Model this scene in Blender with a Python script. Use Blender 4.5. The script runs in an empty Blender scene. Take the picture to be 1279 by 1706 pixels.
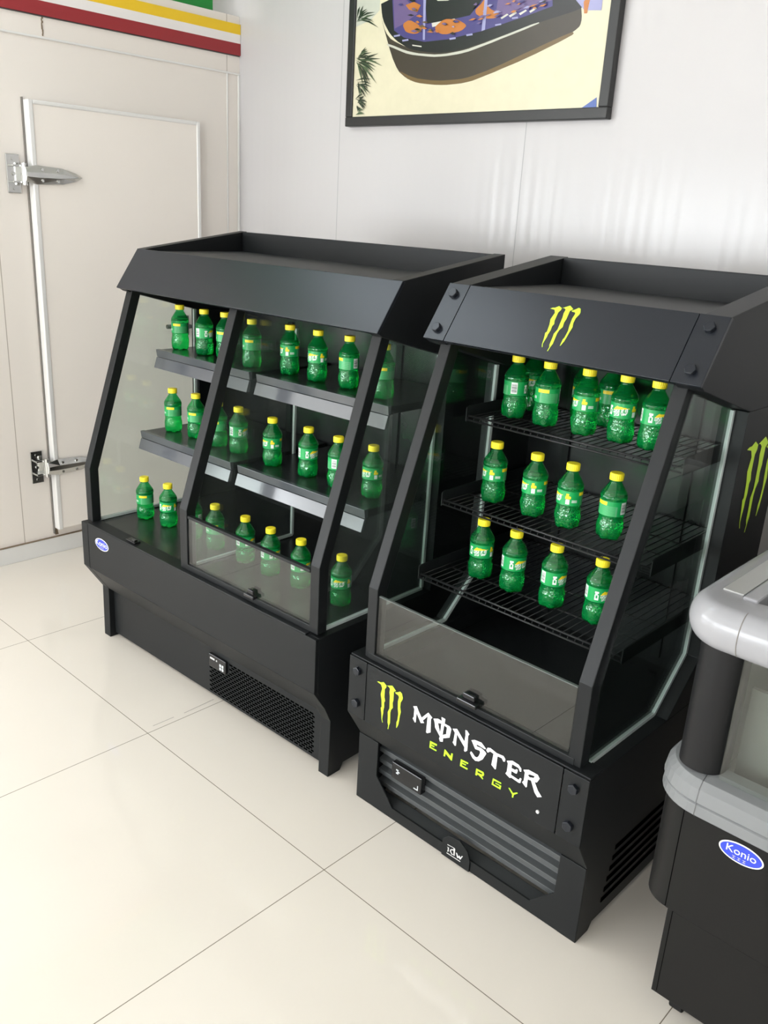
import bpy, bmesh, math, random, json
from mathutils import Vector, Matrix
from mathutils.geometry import tessellate_polygon
random.seed(7)
G = json.loads('''{"white":[[[[0.2268,0.4176],[0.2381,0.4229],[0.2455,0.4117],[0.2559,0.3992],[0.2756,0.4228],[0.2889,0.4151],[0.285,0.4093],[0.2872,0.3731],[0.2773,0.3658],[0.2736,0.3664],[0.2743,0.4073],[0.2748,0.4122],[0.2605,0.3934],[0.2651,0.3885],[0.2546,0.3834],[0.2388,0.4045],[0.2384,0.3779],[0.2357,0.3761],[0.2279,0.3841],[0.2308,0.3895],[0.2311,0.4119]]],[[[0.2926,0.4145],[0.3071,0.4207],[0.3187,0.4201],[0.3167,0.4305],[0.3282,0.4302],[0.3277,0.4175],[0.3434,0.4175],[0.3488,0.4124],[0.3456,0.3875],[0.3266,0.3763],[0.3267,0.3661],[0.3181,0.3633],[0.3148,0.3703],[0.3168,0.3761],[0.3,0.393],[0.2969,0.4072]],[[0.3074,0.4091],[0.3176,0.4126],[0.3168,0.3855]],[[0.3265,0.4123],[0.3354,0.4104],[0.3347,0.3914],[0.3243,0.3846]]],[[[0.3522,0.4156],[0.365,0.4216],[0.3899,0.399],[0.3913,0.4166],[0.3895,0.4303],[0.394,0.4309],[0.4018,0.425],[0.3987,0.4188],[0.4004,0.3797],[0.3944,0.3735],[0.3912,0.3749],[0.3915,0.3844],[0.3665,0.4073],[0.3664,0.3762],[0.3635,0.3739],[0.3559,0.3802],[0.358,0.3851],[0.3599,0.4086]]],[[[0.4094,0.4128],[0.4183,0.4181],[0.4377,0.4207],[0.4522,0.4112],[0.4489,0.4086],[0.4407,0.4093],[0.4255,0.4096],[0.4257,0.4048],[0.4377,0.4064],[0.4453,0.4049],[0.4512,0.4023],[0.4542,0.3993],[0.4457,0.3796],[0.4354,0.3688],[0.4259,0.3653],[0.4172,0.3685],[0.4088,0.378],[0.4113,0.3836],[0.4161,0.3815],[0.4234,0.3756],[0.4296,0.3762],[0.4339,0.3822],[0.4372,0.3935],[0.4346,0.3978],[0.4225,0.3955]]],[[[0.4529,0.4085],[0.4561,0.4165],[0.4638,0.4194],[0.4818,0.4153],[0.5005,0.4175],[0.5063,0.4124],[0.5063,0.4057],[0.5022,0.4035],[0.4968,0.4096],[0.485,0.4087],[0.4845,0.3736],[0.4819,0.3722],[0.471,0.3786],[0.4738,0.4095],[0.464,0.4105],[0.4575,0.4041]]],[[[0.5108,0.4103],[0.5253,0.418],[0.5424,0.4167],[0.5504,0.4107],[0.551,0.4028],[0.5474,0.4016],[0.5434,0.4084],[0.528,0.409],[0.5251,0.4075],[0.5254,0.3987],[0.5339,0.3988],[0.5395,0.4033],[0.5421,0.401],[0.5402,0.3918],[0.5357,0.3908],[0.5256,0.3913],[0.5261,0.3811],[0.5472,0.3792],[0.5501,0.386],[0.554,0.3859],[0.5525,0.3739],[0.5481,0.3722],[0.5277,0.3745],[0.5234,0.3714],[0.511,0.3767],[0.5141,0.3836],[0.5146,0.4048]]],[[[0.556,0.4107],[0.5694,0.4177],[0.5932,0.4177],[0.599,0.4107],[0.5936,0.3982],[0.588,0.3958],[0.5984,0.3795],[0.6101,0.3692],[0.5992,0.3626],[0.5906,0.3707],[0.5784,0.3949],[0.5697,0.3931],[0.57,0.3732],[0.5673,0.3709],[0.5565,0.3783],[0.5602,0.3849],[0.5605,0.4058]],[[0.569,0.4038],[0.573,0.4081],[0.5861,0.4102],[0.5846,0.4049],[0.574,0.4006]]]],"green":[[[[0.288,0.3496],[0.3102,0.3509],[0.3097,0.3458],[0.293,0.3441],[0.2927,0.3416],[0.3028,0.342],[0.3024,0.3385],[0.2924,0.3374],[0.2922,0.3341],[0.3102,0.3346],[0.3097,0.3307],[0.2876,0.3301]]],[[[0.3342,0.3494],[0.3372,0.3493],[0.354,0.3399],[0.3553,0.3492],[0.36,0.3501],[0.3591,0.3302],[0.356,0.3295],[0.3388,0.339],[0.3374,0.3303],[0.3327,0.3295]]],[[[0.3848,0.3482],[0.4068,0.3497],[0.4062,0.3455],[0.3899,0.3438],[0.3897,0.3413],[0.4012,0.342],[0.4007,0.3386],[0.3894,0.3373],[0.3894,0.3333],[0.4068,0.334],[0.406,0.3296],[0.3835,0.3286]]],[[[0.431,0.3471],[0.4518,0.3483],[0.4545,0.3436],[0.4531,0.3374],[0.4484,0.3349],[0.4531,0.3304],[0.4517,0.3278],[0.4404,0.3328],[0.4354,0.3332],[0.4347,0.3289],[0.43,0.3287]],[[0.4355,0.3426],[0.4491,0.343],[0.4484,0.3395],[0.4357,0.338]]],[[[0.4797,0.3466],[0.5028,0.3471],[0.503,0.3434],[0.4826,0.3421],[0.4819,0.3324],[0.499,0.3327],[0.4993,0.3367],[0.4874,0.3362],[0.4879,0.3388],[0.5041,0.3394],[0.5027,0.3284],[0.4775,0.3284]]],[[[0.5233,0.3448],[0.5266,0.3463],[0.5369,0.3385],[0.5469,0.3456],[0.5495,0.3444],[0.5397,0.3351],[0.5387,0.3269],[0.5351,0.3259],[0.5353,0.3333]]]],"claw":[[[0.1019,0.4312],[0.1079,0.4339],[0.1148,0.4343],[0.1243,0.4396],[0.1345,0.4341],[0.1343,0.4284],[0.1299,0.4219],[0.1301,0.3985],[0.1333,0.3888],[0.1304,0.3833],[0.1313,0.3704],[0.1291,0.359],[0.1294,0.3519],[0.1278,0.3428],[0.1267,0.3329],[0.1299,0.3235],[0.128,0.3236],[0.1248,0.332],[0.1225,0.3496],[0.1194,0.3632],[0.1226,0.3662],[0.1208,0.386],[0.1166,0.4015],[0.1208,0.4198],[0.1158,0.4287]],[[0.1357,0.4346],[0.1546,0.4426],[0.1674,0.4333],[0.1606,0.4277],[0.161,0.4047],[0.159,0.3946],[0.1608,0.3822],[0.1552,0.3734],[0.1534,0.3644],[0.1545,0.335],[0.1515,0.3252],[0.1499,0.3145],[0.1475,0.3138],[0.1491,0.3251],[0.1461,0.3319],[0.1456,0.3513],[0.1444,0.3621],[0.1495,0.3748],[0.1487,0.3929],[0.1481,0.4089],[0.146,0.4201],[0.147,0.4306],[0.1418,0.4343]],[[0.1642,0.4279],[0.1746,0.4333],[0.1814,0.438],[0.1876,0.435],[0.1914,0.4248],[0.1907,0.4194],[0.1856,0.409],[0.1849,0.3956],[0.1881,0.383],[0.1858,0.3707],[0.1845,0.3568],[0.1825,0.3435],[0.178,0.3321],[0.1763,0.3312],[0.1761,0.3476],[0.1786,0.3549],[0.1801,0.3731],[0.1774,0.387],[0.1761,0.4076],[0.1786,0.4209],[0.1759,0.4247],[0.1692,0.4256]]],"pic":[["pic_wall",[[0.775,2.36],[0.915,2.345],[0.915,2.297],[0.866,2.266],[0.782,2.25]]],["pic_base",[[0.928,2.265],[0.946,2.229],[0.96,2.211],[0.981,2.193],[1.004,2.182],[1.05,2.164],[1.076,2.156],[1.107,2.148],[1.134,2.144],[1.183,2.139],[1.21,2.137],[1.242,2.137],[1.268,2.137],[1.313,2.141],[1.339,2.143],[1.373,2.148],[1.401,2.153],[1.454,2.164],[1.485,2.17],[1.522,2.178],[1.554,2.185],[1.613,2.198],[1.646,2.206],[1.684,2.214],[1.716,2.221],[1.772,2.233],[1.798,2.236],[1.818,2.231],[1.826,2.221],[1.832,2.194],[1.833,2.182],[1.831,2.17],[1.827,2.163],[1.815,2.155],[1.803,2.149],[1.779,2.14],[1.749,2.13],[1.685,2.11],[1.649,2.099],[1.607,2.086],[1.573,2.075],[1.512,2.057],[1.481,2.048],[1.447,2.039],[1.423,2.034],[1.385,2.026],[1.363,2.023],[1.335,2.021],[1.31,2.02],[1.263,2.019],[1.237,2.02],[1.206,2.022],[1.18,2.026],[1.133,2.033],[1.109,2.038],[1.083,2.047],[1.065,2.056],[1.036,2.074],[1.02,2.091],[0.998,2.122],[0.979,2.157],[0.943,2.231],[0.93,2.26],[0.924,2.273]]],["pic_gold",[[1.052,2.072],[1.086,2.059],[1.106,2.053],[1.132,2.046],[1.155,2.043],[1.198,2.037],[1.223,2.035],[1.253,2.033],[1.278,2.033],[1.325,2.033],[1.349,2.034],[1.377,2.037],[1.399,2.041],[1.437,2.049],[1.461,2.054],[1.494,2.063],[1.525,2.071],[1.585,2.089],[1.619,2.099],[1.659,2.11],[1.692,2.12],[1.752,2.137],[1.779,2.144],[1.799,2.149],[1.806,2.149],[1.809,2.145],[1.804,2.141],[1.785,2.134],[1.76,2.125],[1.701,2.106],[1.667,2.095],[1.626,2.083],[1.592,2.073],[1.529,2.057],[1.497,2.048],[1.463,2.04],[1.439,2.034],[1.401,2.025],[1.379,2.022],[1.351,2.019],[1.326,2.018],[1.28,2.017],[1.254,2.018],[1.222,2.02],[1.195,2.023],[1.147,2.029],[1.122,2.034],[1.096,2.042],[1.078,2.051],[1.048,2.068],[1.039,2.075],[1.04,2.076]]],["pic_black",[[1.24,2.312],[1.563,2.278],[1.694,2.264],[1.79,2.251],[1.824,2.245],[1.831,2.236],[1.834,2.232],[1.834,2.227],[1.833,2.224],[1.828,2.218],[1.82,2.215],[1.8,2.21],[1.775,2.206],[1.718,2.197],[1.686,2.192],[1.646,2.186],[1.611,2.179],[1.547,2.168],[1.512,2.161],[1.472,2.154],[1.441,2.148],[1.388,2.138],[1.359,2.133],[1.328,2.13],[1.304,2.128],[1.263,2.127],[1.24,2.127],[1.21,2.129],[1.184,2.132],[1.135,2.14],[1.109,2.145],[1.08,2.153],[1.058,2.162],[1.022,2.179],[1.004,2.19],[0.985,2.204],[0.971,2.216],[0.951,2.24],[0.941,2.253],[0.932,2.271],[0.927,2.288],[0.921,2.318],[0.961,2.327],[1.083,2.325]]],["pic_trim",[[1.004,2.166],[1.049,2.151],[1.074,2.144],[1.106,2.137],[1.133,2.132],[1.184,2.126],[1.211,2.123],[1.243,2.122],[1.269,2.122],[1.315,2.125],[1.341,2.127],[1.372,2.131],[1.398,2.136],[1.446,2.145],[1.475,2.151],[1.513,2.159],[1.547,2.166],[1.611,2.18],[1.639,2.186],[1.66,2.189],[1.667,2.19],[1.668,2.187],[1.661,2.185],[1.64,2.18],[1.612,2.173],[1.548,2.159],[1.514,2.152],[1.476,2.143],[1.447,2.137],[1.399,2.127],[1.373,2.122],[1.341,2.118],[1.316,2.116],[1.27,2.114],[1.244,2.114],[1.211,2.115],[1.182,2.118],[1.129,2.125],[1.101,2.129],[1.068,2.136],[1.043,2.144],[1.0,2.159],[0.981,2.165],[0.966,2.171],[0.962,2.174],[0.963,2.176],[0.969,2.176],[0.984,2.172]]],["pic_purple",[[0.978,2.339],[0.997,2.22],[1.052,2.191],[1.157,2.169],[1.271,2.169],[1.425,2.183],[1.609,2.213],[1.715,2.233],[1.711,2.263]]],["pic_black",[[1.146,2.321],[1.164,2.229],[1.265,2.231],[1.366,2.238],[1.428,2.292]]],["pic_violet",[[0.984,2.338],[1.04,2.332],[1.114,2.267],[1.048,2.239],[1.0,2.226]]],["pic_violet",[[1.487,2.286],[1.711,2.263],[1.712,2.251],[1.523,2.224],[1.48,2.223]]],["pic_white",[[1.184,2.317],[1.305,2.305],[1.259,2.295],[1.21,2.299]]],["pic_white",[[1.187,2.229],[1.297,2.234],[1.301,2.226],[1.192,2.215]]],["pic_orange",[[1.05,2.242],[1.062,2.246],[1.069,2.248],[1.079,2.247],[1.087,2.245],[1.103,2.238],[1.111,2.235],[1.12,2.23],[1.126,2.226],[1.136,2.218],[1.139,2.213],[1.138,2.209],[1.134,2.206],[1.122,2.201],[1.115,2.2],[1.105,2.2],[1.095,2.201],[1.076,2.205],[1.067,2.208],[1.058,2.212],[1.053,2.218],[1.046,2.228],[1.044,2.233],[1.045,2.238]]],["pic_orange",[[1.217,2.222],[1.234,2.231],[1.244,2.234],[1.257,2.236],[1.269,2.235],[1.292,2.232],[1.304,2.23],[1.318,2.226],[1.328,2.222],[1.344,2.214],[1.35,2.21],[1.353,2.205],[1.35,2.202],[1.341,2.196],[1.334,2.193],[1.321,2.19],[1.308,2.189],[1.279,2.187],[1.265,2.186],[1.251,2.187],[1.242,2.188],[1.229,2.192],[1.222,2.195],[1.216,2.198],[1.212,2.202],[1.207,2.208],[1.206,2.212],[1.21,2.218]]],["pic_orange",[[1.394,2.257],[1.402,2.262],[1.406,2.265],[1.411,2.268],[1.415,2.272],[1.422,2.279],[1.426,2.28],[1.431,2.279],[1.435,2.274],[1.443,2.262],[1.449,2.256],[1.457,2.249],[1.466,2.245],[1.485,2.238],[1.492,2.234],[1.496,2.23],[1.494,2.227],[1.487,2.222],[1.482,2.22],[1.474,2.219],[1.466,2.219],[1.45,2.22],[1.442,2.221],[1.431,2.224],[1.423,2.226],[1.409,2.232],[1.403,2.235],[1.397,2.238],[1.394,2.241],[1.39,2.247],[1.39,2.25],[1.391,2.254]]],["pic_orange",[[1.051,2.301],[1.093,2.308],[1.128,2.293],[1.113,2.272],[1.07,2.284]]],["pic_white",[[1.097,2.164],[1.144,2.156],[1.145,2.152],[1.098,2.16]]],["pic_lilac",[[1.139,2.322],[1.152,2.321],[1.159,2.175],[1.149,2.176]]],["pic_lilac",[[1.428,2.292],[1.441,2.291],[1.44,2.186],[1.425,2.183]]],["pic_lilac",[[1.789,2.255],[1.903,2.243],[1.903,2.203],[1.84,2.209]]],["pic_orange",[[1.834,2.234],[1.847,2.249],[1.857,2.241],[1.851,2.199],[1.84,2.2]]],["pic_blue",[[1.862,1.914],[1.925,1.95],[1.929,1.913]]],["pic_white",[[1.504,2.218],[1.531,2.228],[1.538,2.224],[1.51,2.213]]],["pic_white",[[1.539,2.221],[1.567,2.231],[1.573,2.226],[1.546,2.215]]],["pic_white",[[1.581,2.224],[1.608,2.233],[1.614,2.229],[1.588,2.218]]],["pic_white",[[1.623,2.227],[1.649,2.236],[1.655,2.232],[1.629,2.221]]],["pic_lilac",[[0.998,2.203],[1.03,2.204],[1.032,2.198],[1.0,2.197]]],["pic_lilac",[[1.044,2.184],[1.075,2.185],[1.077,2.179],[1.046,2.178]]],["pic_lilac",[[1.279,2.172],[1.308,2.173],[1.31,2.167],[1.281,2.166]]],["pic_lilac",[[1.357,2.178],[1.385,2.179],[1.387,2.173],[1.359,2.172]]],["pic_lilac",[[1.483,2.199],[1.509,2.2],[1.511,2.195],[1.485,2.194]]],["pic_lilac",[[1.553,2.214],[1.578,2.215],[1.58,2.209],[1.555,2.209]]],["pic_leaf",[[0.791,2.279],[0.804,2.306],[0.806,2.321],[0.794,2.308]]],["pic_leaf",[[0.801,2.266],[0.818,2.302],[0.825,2.322],[0.809,2.305]]],["pic_leaf",[[0.794,2.277],[0.827,2.297],[0.847,2.308],[0.819,2.302]]],["pic_leaf",[[0.789,2.265],[0.827,2.289],[0.852,2.302],[0.82,2.294]]],["pic_leaf",[[0.798,2.278],[0.852,2.289],[0.892,2.292],[0.848,2.295]]],["pic_leaf_light",[[0.798,2.266],[0.852,2.279],[0.893,2.284],[0.848,2.285]]],["pic_leaf_light",[[0.795,2.269],[0.845,2.27],[0.884,2.266],[0.843,2.276]]],["pic_leaf",[[0.792,2.281],[0.845,2.272],[0.89,2.258],[0.847,2.277]]],["pic_leaf",[[0.794,2.276],[0.859,2.259],[0.916,2.236],[0.863,2.265]]],["pic_leaf",[[0.809,2.126],[0.836,2.157],[0.85,2.174],[0.827,2.16]]],["pic_leaf",[[0.804,2.135],[0.837,2.155],[0.858,2.167],[0.83,2.16]]],["pic_leaf_light",[[0.807,2.142],[0.842,2.153],[0.865,2.159],[0.836,2.159]]],["pic_leaf",[[0.798,2.133],[0.848,2.147],[0.885,2.152],[0.844,2.153]]],["pic_leaf",[[0.81,2.139],[0.853,2.139],[0.888,2.136],[0.852,2.145]]],["pic_leaf",[[0.804,2.138],[0.849,2.133],[0.887,2.126],[0.85,2.139]]],["pic_leaf_light",[[0.799,2.133],[0.858,2.125],[0.907,2.112],[0.859,2.131]]],["pic_leaf",[[0.794,2.139],[0.84,2.122],[0.883,2.102],[0.845,2.127]]],["pic_leaf_light",[[0.797,2.137],[0.847,2.114],[0.894,2.085],[0.853,2.118]]],["pic_leaf_light",[[0.794,2.13],[0.841,2.108],[0.884,2.082],[0.846,2.113]]],["pic_leaf",[[0.811,2.112],[0.875,2.136],[0.923,2.146],[0.87,2.142]]],["pic_leaf",[[0.815,2.115],[0.865,2.132],[0.901,2.14],[0.86,2.138]]],["pic_leaf",[[0.809,2.115],[0.881,2.126],[0.938,2.126],[0.879,2.133]]],["pic_leaf",[[0.805,2.128],[0.864,2.125],[0.913,2.116],[0.865,2.131]]],["pic_leaf_light",[[0.803,2.131],[0.882,2.12],[0.948,2.099],[0.884,2.126]]],["pic_leaf",[[0.811,2.123],[0.867,2.113],[0.915,2.097],[0.87,2.118]]],["pic_leaf_light",[[0.815,2.122],[0.865,2.106],[0.91,2.085],[0.869,2.111]]],["pic_leaf",[[0.798,2.128],[0.854,2.105],[0.904,2.077],[0.859,2.11]]],["pic_leaf_light",[[0.799,2.122],[0.85,2.095],[0.898,2.062],[0.856,2.099]]],["pic_leaf_light",[[0.8,2.121],[0.863,2.083],[0.921,2.037],[0.87,2.087]]],["pic_leaf",[[0.815,2.121],[0.847,2.084],[0.883,2.04],[0.856,2.086]]],["pic_leaf",[[0.798,2.123],[0.836,2.083],[0.875,2.037],[0.845,2.086]]],["pic_leaf",[[0.812,2.121],[0.838,2.073],[0.87,2.017],[0.848,2.075]]],["pic_leaf_light",[[0.802,2.127],[0.819,2.085],[0.844,2.033],[0.829,2.086]]],["pic_leaf",[[0.8,2.056],[0.85,2.058],[0.89,2.055],[0.849,2.065]]],["pic_leaf",[[0.816,2.049],[0.855,2.045],[0.889,2.038],[0.856,2.051]]],["pic_leaf",[[0.813,2.042],[0.855,2.036],[0.892,2.027],[0.857,2.042]]],["pic_leaf",[[0.803,2.04],[0.841,2.033],[0.875,2.024],[0.843,2.039]]],["pic_leaf",[[0.805,2.044],[0.849,2.025],[0.89,2.002],[0.854,2.03]]],["pic_leaf_light",[[0.813,2.046],[0.843,2.024],[0.875,1.997],[0.85,2.027]]],["pic_leaf",[[0.804,2.039],[0.833,2.016],[0.865,1.99],[0.841,2.02]]],["pic_leaf_light",[[0.816,2.038],[0.823,2.018],[0.839,1.995],[0.833,2.019]]],["pic_leaf",[[0.814,2.054],[0.816,2.027],[0.828,1.993],[0.826,2.027]]],["pic_leaf",[[0.803,1.986],[0.83,1.997],[0.847,2.004],[0.824,2.002]]],["pic_leaf",[[0.816,1.97],[0.841,1.987],[0.854,1.998],[0.833,1.992]]],["pic_leaf",[[0.818,1.988],[0.837,1.988],[0.85,1.99],[0.835,1.995]]],["pic_leaf",[[0.817,1.973],[0.843,1.977],[0.86,1.981],[0.839,1.983]]],["pic_leaf",[[0.818,1.984],[0.846,1.978],[0.872,1.972],[0.849,1.984]]],["pic_leaf_light",[[0.819,1.973],[0.845,1.969],[0.868,1.965],[0.846,1.975]]],["pic_leaf",[[0.803,1.988],[0.837,1.973],[0.87,1.957],[0.842,1.979]]],["pic_leaf",[[0.818,1.976],[0.84,1.963],[0.865,1.949],[0.847,1.967]]],["pic_leaf",[[0.816,1.978],[0.835,1.962],[0.857,1.945],[0.843,1.966]]],["pic_leaf",[[0.82,1.943],[0.823,1.956],[0.816,1.963],[0.813,1.956]]],["pic_leaf",[[0.819,1.938],[0.829,1.948],[0.828,1.956],[0.819,1.951]]],["pic_leaf",[[0.822,1.942],[0.833,1.948],[0.835,1.954],[0.825,1.952]]],["pic_leaf_light",[[0.821,1.934],[0.837,1.943],[0.844,1.95],[0.83,1.948]]],["pic_leaf_light",[[0.819,1.943],[0.839,1.943],[0.855,1.944],[0.838,1.949]]],["pic_leaf_light",[[0.811,1.928],[0.834,1.931],[0.85,1.935],[0.831,1.938]]],["pic_leaf_light",[[0.809,1.927],[0.839,1.929],[0.861,1.93],[0.837,1.936]]],["pic_orange",[[1.203,2.199],[1.218,2.204],[1.234,2.196],[1.221,2.193]]],["pic_black",[[1.067,2.265],[1.085,2.267],[1.102,2.261],[1.087,2.26]]],["pic_gold",[[1.12,2.207],[1.132,2.211],[1.144,2.204],[1.134,2.202]]],["pic_gold",[[1.088,2.281],[1.102,2.285],[1.117,2.277],[1.104,2.274]]],["pic_purple",[[1.187,2.197],[1.197,2.2],[1.208,2.194],[1.2,2.192]]],["pic_purple",[[1.016,2.305],[1.029,2.308],[1.043,2.301],[1.032,2.299]]],["pic_gold",[[1.127,2.222],[1.145,2.226],[1.163,2.218],[1.147,2.216]]],["pic_violet",[[1.088,2.21],[1.105,2.213],[1.124,2.206],[1.108,2.203]]],["pic_purple",[[1.056,2.317],[1.067,2.32],[1.079,2.314],[1.07,2.312]]],["pic_violet",[[1.201,2.197],[1.21,2.2],[1.22,2.195],[1.212,2.192]]],["pic_black",[[1.107,2.214],[1.121,2.217],[1.136,2.211],[1.123,2.209]]],["pic_black",[[1.242,2.22],[1.255,2.224],[1.27,2.217],[1.258,2.214]]],["pic_violet",[[1.24,2.221],[1.253,2.224],[1.266,2.218],[1.255,2.216]]],["pic_violet",[[1.084,2.285],[1.097,2.287],[1.11,2.281],[1.099,2.28]]],["pic_gold",[[1.141,2.235],[1.158,2.237],[1.175,2.231],[1.16,2.23]]],["pic_orange",[[1.111,2.238],[1.121,2.242],[1.132,2.235],[1.124,2.232]]],["pic_black",[[1.282,2.186],[1.296,2.19],[1.311,2.183],[1.299,2.18]]],["pic_orange",[[1.139,2.215],[1.155,2.218],[1.172,2.211],[1.158,2.21]]],["pic_gold",[[1.176,2.206],[1.186,2.21],[1.198,2.203],[1.189,2.199]]],["pic_black",[[1.293,2.224],[1.302,2.228],[1.312,2.221],[1.305,2.218]]],["pic_lilac",[[1.29,2.207],[1.297,2.21],[1.304,2.205],[1.299,2.204]]],["pic_purple",[[1.296,2.224],[1.31,2.227],[1.324,2.22],[1.312,2.218]]],["pic_orange",[[1.17,2.2],[1.188,2.202],[1.205,2.196],[1.19,2.196]]],["pic_black",[[1.074,2.313],[1.09,2.316],[1.106,2.308],[1.092,2.305]]],["pic_orange",[[1.112,2.258],[1.129,2.261],[1.147,2.253],[1.132,2.251]]],["pic_violet",[[1.383,2.268],[1.394,2.274],[1.406,2.271],[1.396,2.265]]],["pic_violet",[[1.669,2.257],[1.683,2.261],[1.698,2.26],[1.685,2.256]]],["pic_purple",[[1.644,2.239],[1.66,2.243],[1.677,2.243],[1.662,2.239]]],["pic_orange",[[1.571,2.251],[1.579,2.255],[1.589,2.253],[1.581,2.249]]],["pic_violet",[[1.609,2.233],[1.619,2.238],[1.63,2.236],[1.622,2.231]]],["pic_purple",[[1.593,2.249],[1.602,2.252],[1.611,2.251],[1.604,2.248]]],["pic_violet",[[1.656,2.251],[1.671,2.256],[1.687,2.255],[1.673,2.251]]],["pic_lilac",[[1.655,2.248],[1.671,2.252],[1.686,2.252],[1.672,2.248]]],["pic_violet",[[1.528,2.271],[1.538,2.274],[1.549,2.273],[1.54,2.27]]],["pic_violet",[[1.411,2.225],[1.42,2.231],[1.429,2.227],[1.422,2.222]]],["pic_violet",[[1.559,2.236],[1.577,2.241],[1.596,2.241],[1.579,2.236]]],["pic_purple",[[1.652,2.247],[1.66,2.25],[1.668,2.249],[1.662,2.245]]],["pic_orange",[[1.551,2.261],[1.558,2.265],[1.567,2.263],[1.561,2.259]]],["pic_violet",[[1.404,2.207],[1.415,2.212],[1.427,2.21],[1.418,2.205]]],["pic_violet",[[1.41,2.226],[1.426,2.232],[1.442,2.23],[1.428,2.223]]],["pic_lilac",[[1.601,2.236],[1.617,2.242],[1.634,2.24],[1.619,2.235]]],["pic_black",[[1.371,2.26],[1.382,2.266],[1.395,2.263],[1.385,2.257]]],["pic_orange",[[1.639,2.232],[1.647,2.237],[1.656,2.234],[1.649,2.23]]],["pic_orange",[[1.666,2.236],[1.681,2.242],[1.696,2.24],[1.683,2.234]]],["pic_purple",[[1.573,2.255],[1.591,2.261],[1.61,2.26],[1.594,2.254]]],["pic_black",[[1.396,2.27],[1.405,2.274],[1.415,2.272],[1.407,2.268]]],["pic_orange",[[1.523,2.255],[1.535,2.259],[1.548,2.258],[1.538,2.254]]],["pic_violet",[[1.609,2.263],[1.617,2.266],[1.626,2.265],[1.619,2.262]]],["pic_purple",[[1.478,2.222],[1.497,2.228],[1.516,2.227],[1.499,2.221]]],["pic_lilac",[[1.476,2.232],[1.496,2.236],[1.515,2.236],[1.498,2.232]]],["pic_lilac",[[1.428,2.243],[1.435,2.246],[1.443,2.245],[1.437,2.242]]],["pic_orange",[[1.623,2.238],[1.641,2.243],[1.659,2.243],[1.643,2.238]]],["pic_purple",[[1.663,2.239],[1.679,2.243],[1.695,2.243],[1.681,2.239]]],["pic_purple",[[1.568,2.253],[1.574,2.258],[1.582,2.255],[1.576,2.251]]],["pic_orange",[[1.368,2.22],[1.385,2.225],[1.403,2.224],[1.387,2.219]]],["pic_violet",[[1.476,2.24],[1.484,2.243],[1.492,2.242],[1.486,2.239]]],["pic_black",[[1.676,2.246],[1.685,2.25],[1.694,2.249],[1.687,2.244]]],["pic_violet",[[1.465,2.276],[1.48,2.281],[1.496,2.28],[1.482,2.276]]],["pic_lilac",[[1.624,2.259],[1.63,2.262],[1.638,2.261],[1.632,2.258]]],["pic_violet",[[1.439,2.228],[1.453,2.232],[1.468,2.231],[1.455,2.227]]],["pic_lilac",[[1.475,2.234],[1.489,2.24],[1.504,2.238],[1.492,2.232]]],["pic_lilac",[[1.444,2.257],[1.458,2.262],[1.472,2.26],[1.46,2.255]]],["pic_orange",[[1.55,2.229],[1.562,2.234],[1.576,2.232],[1.565,2.226]]],["pic_violet",[[1.639,2.243],[1.658,2.247],[1.676,2.248],[1.66,2.243]]],["pic_orange",[[1.409,2.218],[1.423,2.223],[1.438,2.222],[1.425,2.217]]]],"idw":[[[[0.3354,0.0372],[0.3417,0.0372],[0.3417,0.0253],[0.3369,0.0225],[0.3384,0.0281],[0.3383,0.0342]]],[[[0.3557,0.046],[0.3612,0.046],[0.3616,0.0243],[0.3576,0.0235],[0.3581,0.0256],[0.3521,0.0222],[0.3453,0.0289],[0.3462,0.0347],[0.3521,0.0399],[0.3563,0.0403]],[[0.3498,0.0353],[0.3565,0.0378],[0.3577,0.0271],[0.3536,0.0254],[0.3489,0.0312]]],[[[0.3645,0.0371],[0.3681,0.0373],[0.3731,0.0299],[0.3757,0.0351],[0.3807,0.0313],[0.3832,0.0381],[0.3871,0.0394],[0.3805,0.025],[0.3778,0.0242],[0.3751,0.0277],[0.3723,0.0241],[0.3695,0.0241]]],[[[0.3356,0.0192],[0.3806,0.0198],[0.3804,0.0175],[0.3353,0.0168]]],[[[0.3358,0.0449],[0.3588,0.0471],[0.3585,0.0456],[0.336,0.0429]]]]}''')
SC = bpy.context.scene
COL = SC.collection
PI = math.pi

# ------------------------------------------------------------------ materials
def nt(name):
    m = bpy.data.materials.new(name); m.use_nodes = True
    t = m.node_tree; t.nodes.clear()
    out = t.nodes.new('ShaderNodeOutputMaterial')
    return m, t, out

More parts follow.
